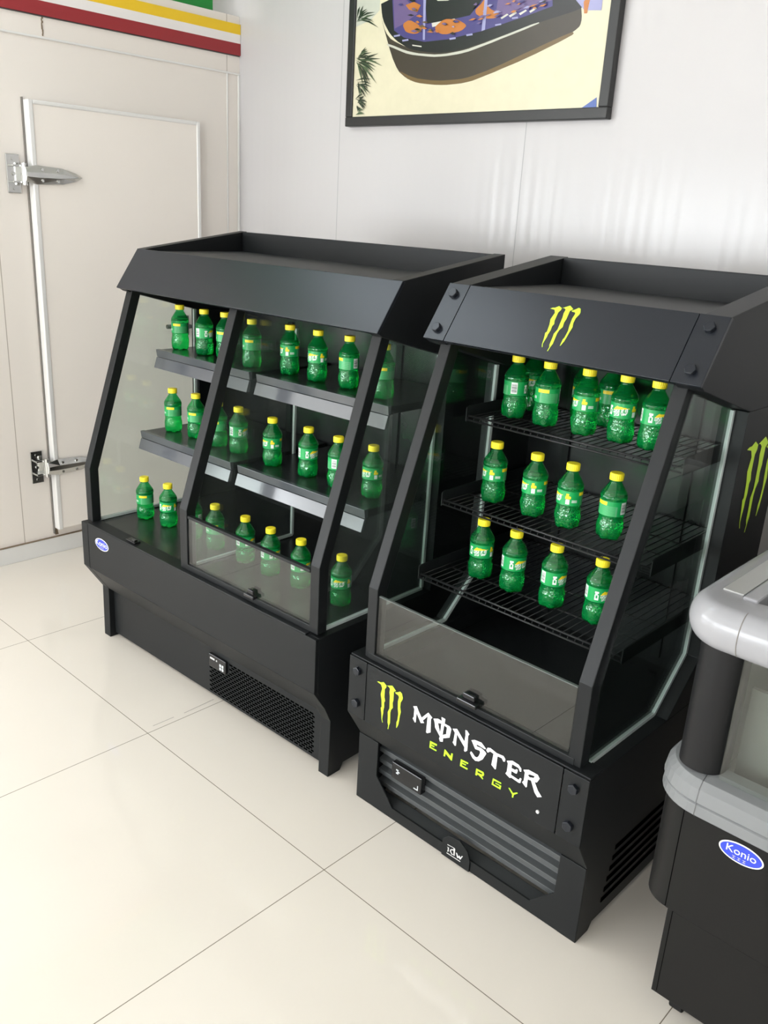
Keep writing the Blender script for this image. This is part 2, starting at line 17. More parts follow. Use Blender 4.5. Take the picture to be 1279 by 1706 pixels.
def pbr(name, col, rough=.5, metal=0., spec=.5, trans=0., ior=1.45, bump=0., bscale=200., coat=0., noise=0., nscale=3., emis=None, estr=0.):
    m, t, out = nt(name)
    b = t.nodes.new('ShaderNodeBsdfPrincipled')
    b.inputs['Base Color'].default_value = (*col, 1)
    b.inputs['Roughness'].default_value = rough
    b.inputs['Metallic'].default_value = metal
    b.inputs['Specular IOR Level'].default_value = spec
    b.inputs['Transmission Weight'].default_value = trans
    b.inputs['IOR'].default_value = ior
    b.inputs['Coat Weight'].default_value = coat
    if emis:
        b.inputs['Emission Color'].default_value = (*emis, 1)
        b.inputs['Emission Strength'].default_value = estr
    tc = t.nodes.new('ShaderNodeTexCoord')
    if noise:
        n = t.nodes.new('ShaderNodeTexNoise'); n.inputs['Scale'].default_value = nscale; n.inputs['Detail'].default_value = 5
        t.links.new(tc.outputs['Object'], n.inputs['Vector'])
        mx = t.nodes.new('ShaderNodeMix'); mx.data_type = 'RGBA'
        mx.inputs[6].default_value = (*[c*(1-noise) for c in col], 1); mx.inputs[7].default_value = (*[min(1, c*(1+noise)) for c in col], 1)
        t.links.new(n.outputs['Fac'], mx.inputs[0]); t.links.new(mx.outputs[2], b.inputs['Base Color'])
    if bump:
        n = t.nodes.new('ShaderNodeTexNoise'); n.inputs['Scale'].default_value = bscale
        t.links.new(tc.outputs['Object'], n.inputs['Vector'])
        bp = t.nodes.new('ShaderNodeBump'); bp.inputs['Strength'].default_value = bump; bp.inputs['Distance'].default_value = .002
        t.links.new(n.outputs['Fac'], bp.inputs['Height']); t.links.new(bp.outputs['Normal'], b.inputs['Normal'])
    t.links.new(b.outputs[0], out.inputs[0])
    return m

def mth(t, op, a, b=None, c=None):
    n = t.nodes.new('ShaderNodeMath'); n.operation = op
    for i, v in enumerate((a, b, c)):
        if v is None: continue
        if isinstance(v, (int, float)): n.inputs[i].default_value = v
        else: t.links.new(v, n.inputs[i])
    return n.outputs[0]

def fres(t, f0=.04):
    lw = t.nodes.new('ShaderNodeLayerWeight'); lw.inputs['Blend'].default_value = .5
    p = mth(t, 'POWER', lw.outputs['Facing'], 5.0)
    return mth(t, 'MULTIPLY_ADD', p, 1 - f0, f0)

def glass(name, tint, f0=.045, haze=0., hazecol=(.5, .5, .5)):
    m, t, out = nt(name)
    tr = t.nodes.new('ShaderNodeBsdfTransparent'); tr.inputs[0].default_value = (*tint, 1)
    gl = t.nodes.new('ShaderNodeBsdfGlossy'); gl.inputs['Roughness'].default_value = .0
    src = tr.outputs[0]
    if haze:
        df = t.nodes.new('ShaderNodeBsdfDiffuse'); df.inputs[0].default_value = (*hazecol, 1)
        m1 = t.nodes.new('ShaderNodeMixShader'); m1.inputs[0].default_value = haze
        t.links.new(tr.outputs[0], m1.inputs[1]); t.links.new(df.outputs[0], m1.inputs[2]); src = m1.outputs[0]
    mx = t.nodes.new('ShaderNodeMixShader')
    t.links.new(fres(t, f0), mx.inputs[0]); t.links.new(src, mx.inputs[1]); t.links.new(gl.outputs[0], mx.inputs[2])
    t.links.new(mx.outputs[0], out.inputs[0])
    return m

def bottle_mat(name, green, body, f_body, ior):
    # PET full of green drink: part refracting, part scattering
    m, t, out = nt(name)
    g = t.nodes.new('ShaderNodeBsdfGlass'); g.inputs['Color'].default_value = (*green, 1); g.inputs['IOR'].default_value = ior; g.inputs['Roughness'].default_value = .02
    d = t.nodes.new('ShaderNodeBsdfDiffuse'); d.inputs[0].default_value = (*body, 1)
    tl = t.nodes.new('ShaderNodeBsdfTranslucent'); tl.inputs[0].default_value = (*body, 1)
    a = t.nodes.new('ShaderNodeMixShader'); a.inputs[0].default_value = .5
    t.links.new(d.outputs[0], a.inputs[1]); t.links.new(tl.outputs[0], a.inputs[2])
    b = t.nodes.new('ShaderNodeMixShader'); b.inputs[0].default_value = f_body
    t.links.new(g.outputs[0], b.inputs[1]); t.links.new(a.outputs[0], b.inputs[2])
    gl = t.nodes.new('ShaderNodeBsdfGlossy'); gl.inputs['Roughness'].default_value = .06
    vo = t.nodes.new('ShaderNodeTexVoronoi'); vo.inputs['Scale'].default_value = 170
    tc = t.nodes.new('ShaderNodeTexCoord'); t.links.new(tc.outputs['Object'], vo.inputs['Vector'])
    bp = t.nodes.new('ShaderNodeBump'); bp.inputs['Strength'].default_value = .6; bp.inputs['Distance'].default_value = .0015
    t.links.new(vo.outputs['Distance'], bp.inputs['Height'])
    for q in (g, gl): t.links.new(bp.outputs['Normal'], q.inputs['Normal'])
    c = t.nodes.new('ShaderNodeMixShader'); t.links.new(fres(t, .05), c.inputs[0])
    t.links.new(b.outputs[0], c.inputs[1]); t.links.new(gl.outputs[0], c.inputs[2])
    t.links.new(c.outputs[0], out.inputs[0])
    return m

def shell_mat(name, tint, body, fb):
    m, t, out = nt(name)
    tr = t.nodes.new('ShaderNodeBsdfTransparent'); tr.inputs[0].default_value = (*tint, 1)
    d = t.nodes.new('ShaderNodeBsdfDiffuse'); d.inputs[0].default_value = (*body, 1)
    b = t.nodes.new('ShaderNodeMixShader'); b.inputs[0].default_value = fb
    t.links.new(tr.outputs[0], b.inputs[1]); t.links.new(d.outputs[0], b.inputs[2])
    gl = t.nodes.new('ShaderNodeBsdfGlossy'); gl.inputs['Roughness'].default_value = .06
    c = t.nodes.new('ShaderNodeMixShader'); t.links.new(fres(t, .06), c.inputs[0])
    t.links.new(b.outputs[0], c.inputs[1]); t.links.new(gl.outputs[0], c.inputs[2])
    t.links.new(c.outputs[0], out.inputs[0])
    return m

def emat(name, col, s):
    m, t, out = nt(name)
    e = t.nodes.new('ShaderNodeEmission'); e.inputs[0].default_value = (*col, 1); e.inputs[1].default_value = s
    t.links.new(e.outputs[0], out.inputs[0]); return m

def line_mask(t, coord, centers, w):
    acc = None
    for c in centers:
        k = mth(t, 'LESS_THAN', mth(t, 'ABSOLUTE', mth(t, 'SUBTRACT', coord, c)), w)
        acc = k if acc is None else mth(t, 'MAXIMUM', acc, k)
    return acc

def floor_mat():
    m, t, out = nt('polished_cream_tile')
    b = t.nodes.new('ShaderNodeBsdfPrincipled'); b.inputs['Roughness'].default_value = .055; b.inputs['Specular IOR Level'].default_value = .5
    tc = t.nodes.new('ShaderNodeTexCoord'); sp = t.nodes.new('ShaderNodeSeparateXYZ'); t.links.new(tc.outputs['Object'], sp.inputs[0])
    def grid(s, off, step, w):
        u = mth(t, 'DIVIDE', mth(t, 'SUBTRACT', s, off - 40*step), step)
        f = mth(t, 'FRACT', u)
        return mth(t, 'GREATER_THAN', mth(t, 'ABSOLUTE', mth(t, 'SUBTRACT', f, .5)), .5 - w/step)
    gx = grid(sp.outputs[0], .7296, .8, .0011); gy = grid(sp.outputs[1], -1.5314, 1.2, .0011)
    gm = mth(t, 'MAXIMUM', gx, gy)
    n = t.nodes.new('ShaderNodeTexNoise'); n.inputs['Scale'].default_value = 2.2; n.inputs['Detail'].default_value = 6
    t.links.new(tc.outputs['Object'], n.inputs['Vector'])
    mx = t.nodes.new('ShaderNodeMix'); mx.data_type = 'RGBA'
    mx.inputs[6].default_value = (.735, .68, .605, 1); mx.inputs[7].default_value = (.785, .73, .655, 1)
    t.links.new(n.outputs['Fac'], mx.inputs[0])
    m2 = t.nodes.new('ShaderNodeMix'); m2.data_type = 'RGBA'; m2.inputs[7].default_value = (.20, .17, .13, 1)
    t.links.new(gm, m2.inputs[0]); t.links.new(mx.outputs[2], m2.inputs[6]); t.links.new(m2.outputs[2], b.inputs['Base Color'])
    t.links.new(b.outputs[0], out.inputs[0]); return m

def panel_wall_mat(name, col, axis, seams, w, seamcol, rough, ribs=0., spec=.5):
    m, t, out = nt(name)
    b = t.nodes.new('ShaderNodeBsdfPrincipled'); b.inputs['Roughness'].default_value = rough; b.inputs['Specular IOR Level'].default_value = spec
    tc = t.nodes.new('ShaderNodeTexCoord'); sp = t.nodes.new('ShaderNodeSeparateXYZ'); t.links.new(tc.outputs['Object'], sp.inputs[0])
    k = line_mask(t, sp.outputs[axis], seams, w)
    n = t.nodes.new('ShaderNodeTexNoise'); n.inputs['Scale'].default_value = 1.5; t.links.new(tc.outputs['Object'], n.inputs['Vector'])
    mx = t.nodes.new('ShaderNodeMix'); mx.data_type = 'RGBA'
    mx.inputs[6].default_value = (*[c*.97 for c in col], 1); mx.inputs[7].default_value = (*col, 1); t.links.new(n.outputs['Fac'], mx.inputs[0])
    m2 = t.nodes.new('ShaderNodeMix'); m2.data_type = 'RGBA'; m2.inputs[7].default_value = (*seamcol, 1)
    t.links.new(k, m2.inputs[0]); t.links.new(mx.outputs[2], m2.inputs[6]); t.links.new(m2.outputs[2], b.inputs['Base Color'])
    if ribs:
        s1 = mth(t, 'SINE', mth(t, 'MULTIPLY', sp.outputs[axis], 2*PI/.047))
        s2 = mth(t, 'SINE', mth(t, 'MULTIPLY', sp.outputs[axis], 2*PI/.113))
        h = mth(t, 'ADD', s1, s2)
        bp = t.nodes.new('ShaderNodeBump'); bp.inputs['Strength'].default_value = 1.; bp.inputs['Distance'].default_value = ribs
        t.links.new(h, bp.inputs['Height']); t.links.new(bp.outputs['Normal'], b.inputs['Normal'])
    t.links.new(b.outputs[0], out.inputs[0]); return m

M = {}
M['floor'] = floor_mat()
M['wall_back'] = panel_wall_mat('white_sandwich_panel', (.53, .511, .512), 0, [-1.22, -.267, .686, 1.639, 2.592, 3.545, 4.498, 5.45, 6.4], .0016, (.34, .34, .34), .20, ribs=.0002, spec=.3)
M['wall_left'] = panel_wall_mat('cream_cold_room_panel', (.81, .752, .695), 1, [-1.192, -.072, -2.15], .0018, (.42, .37, .31), .4)
M['wall'] = pbr('white_wall_paint', (.80, .80, .79), .6, noise=.02)
M['ceiling'] = pbr('white_ceiling', (.82, .82, .81), .8, noise=.02)
M['door'] = pbr('cream_door_skin', (.85, .79, .73), .38, noise=.02)
M['door_trim'] = pbr('brushed_aluminium_trim', (.80, .79, .77), .35, metal=.25, noise=.02)
M['base'] = pbr('grey_white_skirting', (.70, .69, .67), .5, noise=.05, nscale=9)
M['dirt'] = pbr('brown_grime', (.20, .15, .10), .8, noise=.3, nscale=40)
M['gasket'] = pbr('grey_door_gasket', (.16, .145, .13), .6, noise=.1)
M['chrome'] = pbr('polished_chrome', (.60, .60, .58), .16, metal=1, noise=.03)
M['steel_dark'] = pbr('dark_steel', (.12, .12, .12), .35, metal=.8, noise=.05)
M['red'] = pbr('dark_red_vinyl', (.30, .025, .03), .4, noise=.04)
M['white_v'] = pbr('white_vinyl', (.82, .78, .76), .4, noise=.02)
M['yellow_v'] = pbr('golden_yellow_vinyl', (.84, .55, .02), .4, noise=.03)
M['green_v'] = pbr('signal_green_vinyl', (.01, .235, .035), .4, noise=.04)
M['black'] = pbr('black_powder_coat', (.0085, .0095, .0102), .45, spec=.26, bump=.06, bscale=900, noise=.08, nscale=6)
M['black_sat'] = pbr('satin_black_steel', (.010, .012, .0165), .30, spec=.42, noise=.06, nscale=4)
M['black_in'] = pbr('black_interior_steel', (.012, .013, .014), .26, spec=.45, noise=.08, nscale=5)
M['black_matte'] = pbr('matte_black', (.008, .008, .008), .7, spec=.3, noise=.1)
M['hole'] = pbr('vent_shade_black', (.0008, .0008, .0008), 1., spec=0., noise=.1)  # near-black colour stands in for the dark inside vent openings; also seams
M['black_gloss'] = pbr('gloss_black_plastic', (.010, .010, .011), .15, spec=.5, noise=.05)
M['tray'] = pbr('black_tray_top', (.024, .0245, .026), .55, noise=.1, nscale=5)
M['rib'] = pbr('charcoal_louvre_steel', (.055, .059, .061), .42, noise=.06, nscale=8)
M['wire'] = pbr('black_coated_wire', (.013, .013, .014), .4, spec=.4, noise=.05)
M['edge'] = pbr('pale_glass_edge_seal', (.52, .57, .55), .4, noise=.12, nscale=14)
M['rail'] = pbr('grey_clear_price_rail', (.075, .08, .09), .18, spec=.9, metal=.0, noise=.12, nscale=9)
M['rail_lip'] = pbr('grey_price_rail_lip', (.055, .062, .07), .2, spec=.8, noise=.1, nscale=9)
M['glass'] = glass('clear_green_tinted_glass', (.90, .935, .915), .045, .03, (.55, .60, .57))
M['glass_front'] = glass('clear_front_glass', (.91, .94, .925), .06)
M['glass_side'] = glass('smoky_double_side_glass', (.74, .79, .765), .055)
M['glass_top'] = pbr('dark_glass_top_edge', (.10, .115, .11), .35, noise=.08)
M['claw'] = pbr('lime_decal', (.48, .70, .03), .4, noise=.06, nscale=30)
M['white_decal'] = pbr('white_decal', (.88, .88, .88), .4, noise=.02)
M['lime'] = pbr('bright_lime_decal', (.42, .80, .02), .4, noise=.03)
M['silver'] = pbr('silver_print', (.55, .54, .53), .35, noise=.05)
M['blue'] = pbr('royal_blue_badge', (.035, .06, .50), .3, noise=.06)
M['led'] = pbr('grey_display_digits', (.55, .57, .58), .4, noise=.04)
M['rail_white'] = pbr('glossy_white_rail', (.285, .283, .296), .16, spec=.4, coat=.0, noise=.015)
M['bumper'] = pbr('light_grey_bumper', (.165, .17, .173), .35, noise=.03)
M['strip'] = pbr('grey_aluminium_strip', (.42, .42, .41), .35, metal=.3, noise=.04)
M['freezer'] = pbr('dark_grey_vinyl_steel', (.009, .0087, .0083), .45, spec=.2, bump=.05, bscale=900, noise=.06)
M['freezer_in'] = pbr('pale_freezer_liner', (.135, .138, .120), .35, noise=.04)
M['freezer_col'] = pbr('dark_grey_corner_column', (.012, .012, .0125), .4, spec=.2, noise=.04)
M['cap'] = pbr('yellow_bottle_cap', (.95, .80, .03), .38, noise=.02)
M['liquid'] = bottle_mat('green_bottle_drink', (.16, .97, .40), (.006, .95, .22), .20, 1.31)
M['pet'] = shell_mat('green_empty_bottle_neck', (.22, .72, .40), (.006, .74, .17), .08)
LAB = {
 0: pbr('green_label', (.006, .33, .08), .35, noise=.04), 1: pbr('yellow_label_print', (.90, .68, .02), .4, noise=.03),
 2: pbr('white_label_print', (.80, .84, .80), .4, noise=.02), 3: pbr('pale_green_label_panel', (.10, .38, .17), .4, noise=.04),
 4: pbr('barcode_bars', (.10, .10, .10), .5, noise=.05), 5: pbr('deep_green_label_print', (.006, .24, .06), .4, noise=.04)}
PICM = {k: pbr(k, tuple(v*(.72 if k != 'pic_base' else .6) for v in c), .3, noise=.06, nscale=25) for k, c in dict(
    pic_cream=(.86, .80, .58), pic_wall=(.66, .68, .58), pic_glow=(.90, .86, .50), pic_base=(.075, .06, .045), pic_gold=(.19, .125, .05),
    pic_black=(.02, .02, .022), pic_trim=(.68, .68, .58), pic_purple=(.085, .07, .25), pic_violet=(.19, .13, .30), pic_white=(.78, .76, .68),
    pic_orange=(.62, .22, .05), pic_lilac=(.42, .42, .70), pic_blue=(.10, .17, .50), pic_leaf=(.03, .05, .028), pic_leaf_light=(.09, .14, .07)).items()}
M['frame'] = pbr('black_picture_frame', (.018, .018, .018), .4, noise=.05)
M['tube'] = emat('lit_fluorescent_tube', (1., .98, .95), 9.)
M['strip_lamp'] = emat('lit_strip_lamp_tube', (1., .97, .93), 50.)

# ------------------------------------------------------------------ geometry helpers
def obj(name, vs, fs, mats, parent=None, fm=None, smooth=False, bevel=0., seg=2):
    me = bpy.data.meshes.new(name)
    me.from_pydata([tuple(v) for v in vs], [], fs)
    if not isinstance(mats, (list, tuple)): mats = [mats]
    for m in mats: me.materials.append(m)
    if fm:
        for p, i in zip(me.polygons, fm): p.material_index = i
    bm = bmesh.new(); bm.from_mesh(me)
    if not fm: bmesh.ops.recalc_face_normals(bm, faces=bm.faces)
    bm.to_mesh(me); bm.free()
    if smooth:
        for p in me.polygons: p.use_smooth = True
        if smooth == 2: me.set_sharp_from_angle(angle=math.radians(32))
    o = bpy.data.objects.new(name, me); COL.objects.link(o)
    if parent: o.parent = parent
    if bevel:
        b = o.modifiers.new('bevel', 'BEVEL'); b.width = bevel; b.segments = seg; b.limit_method = 'ANGLE'; b.angle_limit = math.radians(35)
    return o

class MB:
    def __init__(s): s.v = []; s.f = []; s.m = []
    def add(s, vs, fs, mi=0):
        o = len(s.v); s.v += [tuple(v) for v in vs]; s.f += [tuple(i+o for i in f) for f in fs]; s.m += [mi]*len(fs); return s
    def box(s, x0, x1, y0, y1, z0, z1, mi=0):
        v = [(x, y, z) for z in (z0, z1) for y in (y0, y1) for x in (x0, x1)]
        return s.add(v, [(0, 2, 3, 1), (4, 5, 7, 6), (0, 1, 5, 4), (2, 6, 7, 3), (0, 4, 6, 2), (1, 3, 7, 5)], mi)
    def prism(s, prof, x0, x1, mi=0):           # prof: (y,z) polygon extruded along x
        n = len(prof)
        v = [(x0, *p) for p in prof] + [(x1, *p) for p in prof]
        f = [tuple(range(n)), tuple(range(2*n-1, n-1, -1))] + [(i, i+n, (i+1) % n+n, (i+1) % n) for i in range(n)]
        return s.add(v, f, mi)
    def zprism(s, prof, z0, z1, mi=0):
        n = len(prof)
        v = [(*p, z0) for p in prof] + [(*p, z1) for p in prof]
        f = [tuple(range(n-1, -1, -1)), tuple(range(n, 2*n))] + [(i, (i+1) % n, (i+1) % n+n, i+n) for i in range(n)]
        return s.add(v, f, mi)
    def tube(s, a, b, r, n=6, mi=0):
        a, b = Vector(a), Vector(b); d = (b-a).normalized()
        u = d.orthogonal().normalized(); w = d.cross(u)
        v = [tuple(p + (u*math.cos(2*PI*i/n) + w*math.sin(2*PI*i/n))*r) for p in (a, b) for i in range(n)]
        f = [(i, (i+1) % n, (i+1) % n+n, i+n) for i in range(n)] + [tuple(range(n-1, -1, -1)), tuple(range(n, 2*n))]
        return s.add(v, f, mi)
    def poly2(s, polys, fn, mi=0):               # polys: outline + holes in 2-D, fn maps to 3-D
        tris = tessellate_polygon([[Vector((x, y, 0)) for x, y in p] for p in polys])
        flat = [q for p in polys for q in p]
        return s.add([fn(*q) for q in flat], [tuple(t) for t in tris], mi)
    def build(s, name, mats, parent=None, **k):
        multi = isinstance(mats, (list, tuple)) and len(mats) > 1
        o = obj(name, s.v, s.f, mats, parent, fm=s.m if multi else None, **k)
        if multi:
            bm = bmesh.new(); bm.from_mesh(o.data); bmesh.ops.recalc_face_normals(bm, faces=bm.faces); bm.to_mesh(o.data); bm.free()
        return o

def fix(o, d):                                   # flat decal: face all normals along d
    bm = bmesh.new(); bm.from_mesh(o.data)
    for f in bm.faces:
        f.normal_update()
        if f.normal.dot(Vector(d)) < 0: f.normal_flip()
    bm.to_mesh(o.data); bm.free(); return o

def empty(name, loc, rz=0., label=None, cat=None, group=None):
    o = bpy.data.objects.new(name, None); COL.objects.link(o); o.location = loc; o.rotation_euler = (0, 0, rz)
    o.empty_display_size = .1
    if label: tag(o, label, cat, group)
    return o
def tag(o, label, cat, group=None):
    o['label'] = label; o['category'] = cat
    if group: o['group'] = group
    return o
def struct(o): o['kind'] = 'structure'; return o
def text_mesh(s, size, fn, font_sx=1.):
    cu = bpy.data.curves.new('t', 'FONT'); cu.body = s; cu.size = size; cu.align_x = 'CENTER'; cu.align_y = 'CENTER'; cu.resolution_u = 4
    o = bpy.data.objects.new('t', cu); COL.objects.link(o)
    dg = bpy.context.evaluated_depsgraph_get(); me = o.evaluated_get(dg).to_mesh()
    vs = [fn(v.co.x*font_sx, v.co.y) for v in me.vertices]; fs = [tuple(p.vertices) for p in me.polygons]
    o.evaluated_get(dg).to_mesh_clear(); bpy.data.objects.remove(o); bpy.data.curves.remove(cu)
    return vs, fs

# ------------------------------------------------------------------ room
XL, XR, YF, ZC = -8.0, 7.0, -8.5, 3.0
struct(MB().box(XL, XR, YF, .12, -.1, 0).build('floor', M['floor']))
struct(MB().box(XL, XR, YF, .12, ZC, ZC+.1).build('ceiling', M['ceiling']))
struct(MB().box(XL, XR, 0, .12, 0, ZC).build('wall_back', M['wall_back']))
# cold room standing in the left corner: its long side is the left wall
ZW = 2.331
struct(MB().box(-.12, 0, -2.3, 0, 0, ZW).build('wall_left', M['wall_left']))
struct(MB().box(-3.5, -.12, -2.3, -2.18, 0, ZW).build('wall_cold_room_front', M['wall_left']))
struct(MB().box(-3.5, 0, -2.3, 0, ZW, ZW+.03).build('wall_cold_room_top', M['wall_left']))
struct(MB().box(XR, XR+.12, YF, .12, 0, ZC).build('wall_right', M['wall']))
# front and far left walls with glazing, some of it added for light
def wall_with_windows(name, along, pos, lo, hi, holes, thick):
    mb = MB(); cuts = sorted(holes)
    x = lo
    for a, b, z0, z1 in cuts:
        seg = [(x, a, 0, ZC), (a, b, 0, z0), (a, b, z1, ZC)]
        for p, q, u, w in seg:
            if q-p < 1e-4 or w-u < 1e-4: continue
            if along == 'x': mb.box(p, q, pos, pos+thick, u, w)
            else: mb.box(pos, pos+thick, p, q, u, w)
        x = b
    if along == 'x': mb.box(x, hi, pos, pos+thick, 0, ZC)
    else: mb.box(pos, pos+thick, x, hi, 0, ZC)
    return struct(mb.build(name, M['wall']))
FW = [(-7.4, -6.5, .1, 2.35), (-6.3, -5.4, .1, 2.35), (-4.15, -3.35, .1, 2.1), (-2.6, -.6, .05, 2.1), (-.3, 1.7, .05, 2.1), (5.0, 6.5, .05, 2.2)]  # last three openings added to light the coolers and left wall
LW = [(-8.0, -6.2, .3, 2.5), (-5.8, -4.2, .3, 2.5), (-3.8, -2.6, .3, 2.5)]
wall_with_windows('wall_front', 'x', YF-.12, XL, XR, FW, .12)
wall_with_windows('wall_far_left', 'y', XL-.12, YF, .12, LW, .12)
def area(name, loc, rot, sx, sy, power, col):
    l = bpy.data.lights.new(name, 'AREA'); l.shape = 'RECTANGLE'; l.size = sx; l.size_y = sy; l.energy = power; l.color = col
    o = bpy.data.objects.new(name, l); COL.objects.link(o); o.location = loc; o.rotation_euler = rot; return o
PW = 46.
n = 0
for a, b, z0, z1 in FW:
    n += 1
    mb = MB()
    for xx in (a, b-.05): mb.box(xx, xx+.05, YF-.08, YF-.02, z0, z1)
    for zz in (z0, z1-.05): mb.box(a+.05, b-.05, YF-.08, YF-.02, zz, zz+.05)
    struct(mb.build('unseen_window_%d' % n, M['strip']))
    ar = (b-a)*(z1-z0)
    area('unseen_window_light', ((a+b)/2, YF-.05, (z0+z1)/2), (PI/2, 0, 0), b-a-.1, z1-z0-.1, PW*ar, (.93, .97, 1.))  # lamp in each front opening, the added ones too
for a, b, z0, z1 in LW:
    n += 1
    mb = MB()
    for yy in (a, b-.05): mb.box(XL-.08, XL-.02, yy, yy+.05, z0, z1)
    for zz in (z0, z1-.05): mb.box(XL-.08, XL-.02, a+.05, b-.05, zz, zz+.05)
    struct(mb.build('unseen_window_%d' % n, M['strip']))
    ar = (b-a)*(z1-z0)
    area('unseen_window_light', (XL-.05, (a+b)/2, (z0+z1)/2), (PI/2, 0, -PI/2), b-a-.1, z1-z0-.1, PW*ar, (.93, .97, 1.))
# baseboard with a joint, aluminium ridge, corner bead
struct(MB().box(0, .012, -2.3, -.9005, 0, .0765).box(0, .012, -.8985+.0, -.02, 0, .0765).build('baseboard_left', M['base'], bevel=.002))
struct(MB().box(0, .006, -2.3, 0, 2.119, 2.127).build('trim_1', M['door_trim'], bevel=.002))
struct(MB().box(0, .006, -.012, 0, .08, 2.119).box(0, .004, -.075, -.069, .08, 2.119).build('trim_2', M['door_trim'], bevel=.0015))
# hairline grime at the foot of the panels and the cracked joint above the door
g = MB().box(0, .0135, -2.3, -.02, .0765, .0790).box(0, .011, -.9005, -.8985, 0, .0765)
for i in range(6):
    zz = .085 + i*.006; g.box(0, .002, -1.047-.003*(6-i)/6, -1.041+.006*(6-i)/6, zz, zz+.006)
for i in range(9):
    zz = 2.13 + i*.0075; oy = random.uniform(-.002, .002); g.box(0, .002, -.9515+oy, -.9475+oy+random.uniform(0, .003), zz, zz+.0075)
struct(g.build('trim_3', M['dirt']))

sc_ = MB()
for (ax, ay, bx, by) in ((1.506, -1.498, 1.507, -1.422), (1.509, -1.385, 1.504, -1.266)):
    d_ = Vector((bx-ax, by-ay)).normalized(); n_ = Vector((-d_.y, d_.x))*.0008
    sc_.add([(ax-n_.x, ay-n_.y, .0004), (bx-n_.x, by-n_.y, .0004), (bx+n_.x, by+n_.y, .0004), (ax+n_.x, ay+n_.y, .0004)], [(0, 1, 2, 3)])
struct(fix(sc_.build('trim_4', M['gasket']), (0, 0, 1)))
# ceiling light fittings (behind the viewer; seen only as reflections and light)
def fitting(x, y, L, label, z=ZC):
    r = empty('ceiling_light', (x, y, z), 0, label, 'ceiling light', 'strip lights on the ceiling')
    MB().box(-L/2-.03, L/2+.03, -.05, .05, -.045, 0).build('housing', M['white_v'], r, bevel=.006)
    MB().tube((-L/2, 0, -.062), (L/2, 0, -.062), .016, 10).build('tube', M['tube'], r)
for (x, y) in ((-.02, -5.93), (1.6, -5.93), (3.4, -5.93), (-.4, -6.75), (5.2, -5.93), (-2.6, -4.6), (-4.6, -4.6), (-2.6, -6.9)):
    fitting(x, y, .42 if (x, y) == (-.02, -5.93) else 1.2, 'white strip light with a bare tube fixed under the ceiling')
def panel(x, y, L, Wd, label, k):
    r = empty('ceiling_panel_light', (x, y, ZC), 0, label, 'ceiling light')
    MB().box(-L/2-.02, L/2+.02, -Wd/2-.02, Wd/2+.02, -.035, 0).build('housing', M['white_v'], r, bevel=.004)
    MB().box(-L/2, L/2, -Wd/2, Wd/2, -.039, -.0355).build('diffuser', M[k], r)
M['panel'] = emat('cool_white_led_diffuser', (.84, .93, 1.), 8.5)
panel(.60, -2.02, 1.2, .5, 'cool white light panel on the ceiling in front of the wide cooler', 'panel')
panel(-1.9, -3.6, 1.2, .5, 'added cool white light panel on the ceiling over the left aisle', 'panel')  # this panel and the next are added copies of the first
panel(1.2, -4.6, 1.2, .5, 'added cool white light panel on the ceiling behind the viewer', 'panel')
r = empty('ceiling_light', (-.2, -2.905, ZC), -.085, 'bright short strip light on the ceiling near the cold room corner', 'ceiling light')
MB().box(-.45, .45, -.04, .04, -.045, 0).build('housing', M['white_v'], r, bevel=.006)
MB().tube((-.42, 0, -.062), (.42, 0, -.062), .018, 12).build('tube', M['strip_lamp'], r)

# striped fascia boards on the left wall
r = empty('striped_fascia_board', (0, -1.1, 2.2), 0, 'red, white and yellow striped board running along the top of the left wall', 'sign board')
def stripe(nm, z0, z1, m): MB().box(.0, .010, -1.15, 1.098, z0-2.2, z1-2.2).build(nm, M[m], r)
stripe('stripe', 2.2003, 2.2494, 'red'); stripe('stripe', 2.2494, 2.286, 'white_v'); stripe('stripe', 2.286, 2.3275, 'yellow_v')
MB().box(0, .004, -1.15, 1.098, -.004, 0).build('shade_strip', M['steel_dark'], r)  # dark strip stands in for the shade under the board
r = MB().box(-.03, -.018, -2.25, -.134, 2.3615, 2.9).build('green_sign_board', M['green_v'], bevel=.001)
tag(r, 'plain green board standing on the striped left wall at the upper edge', 'sign board')

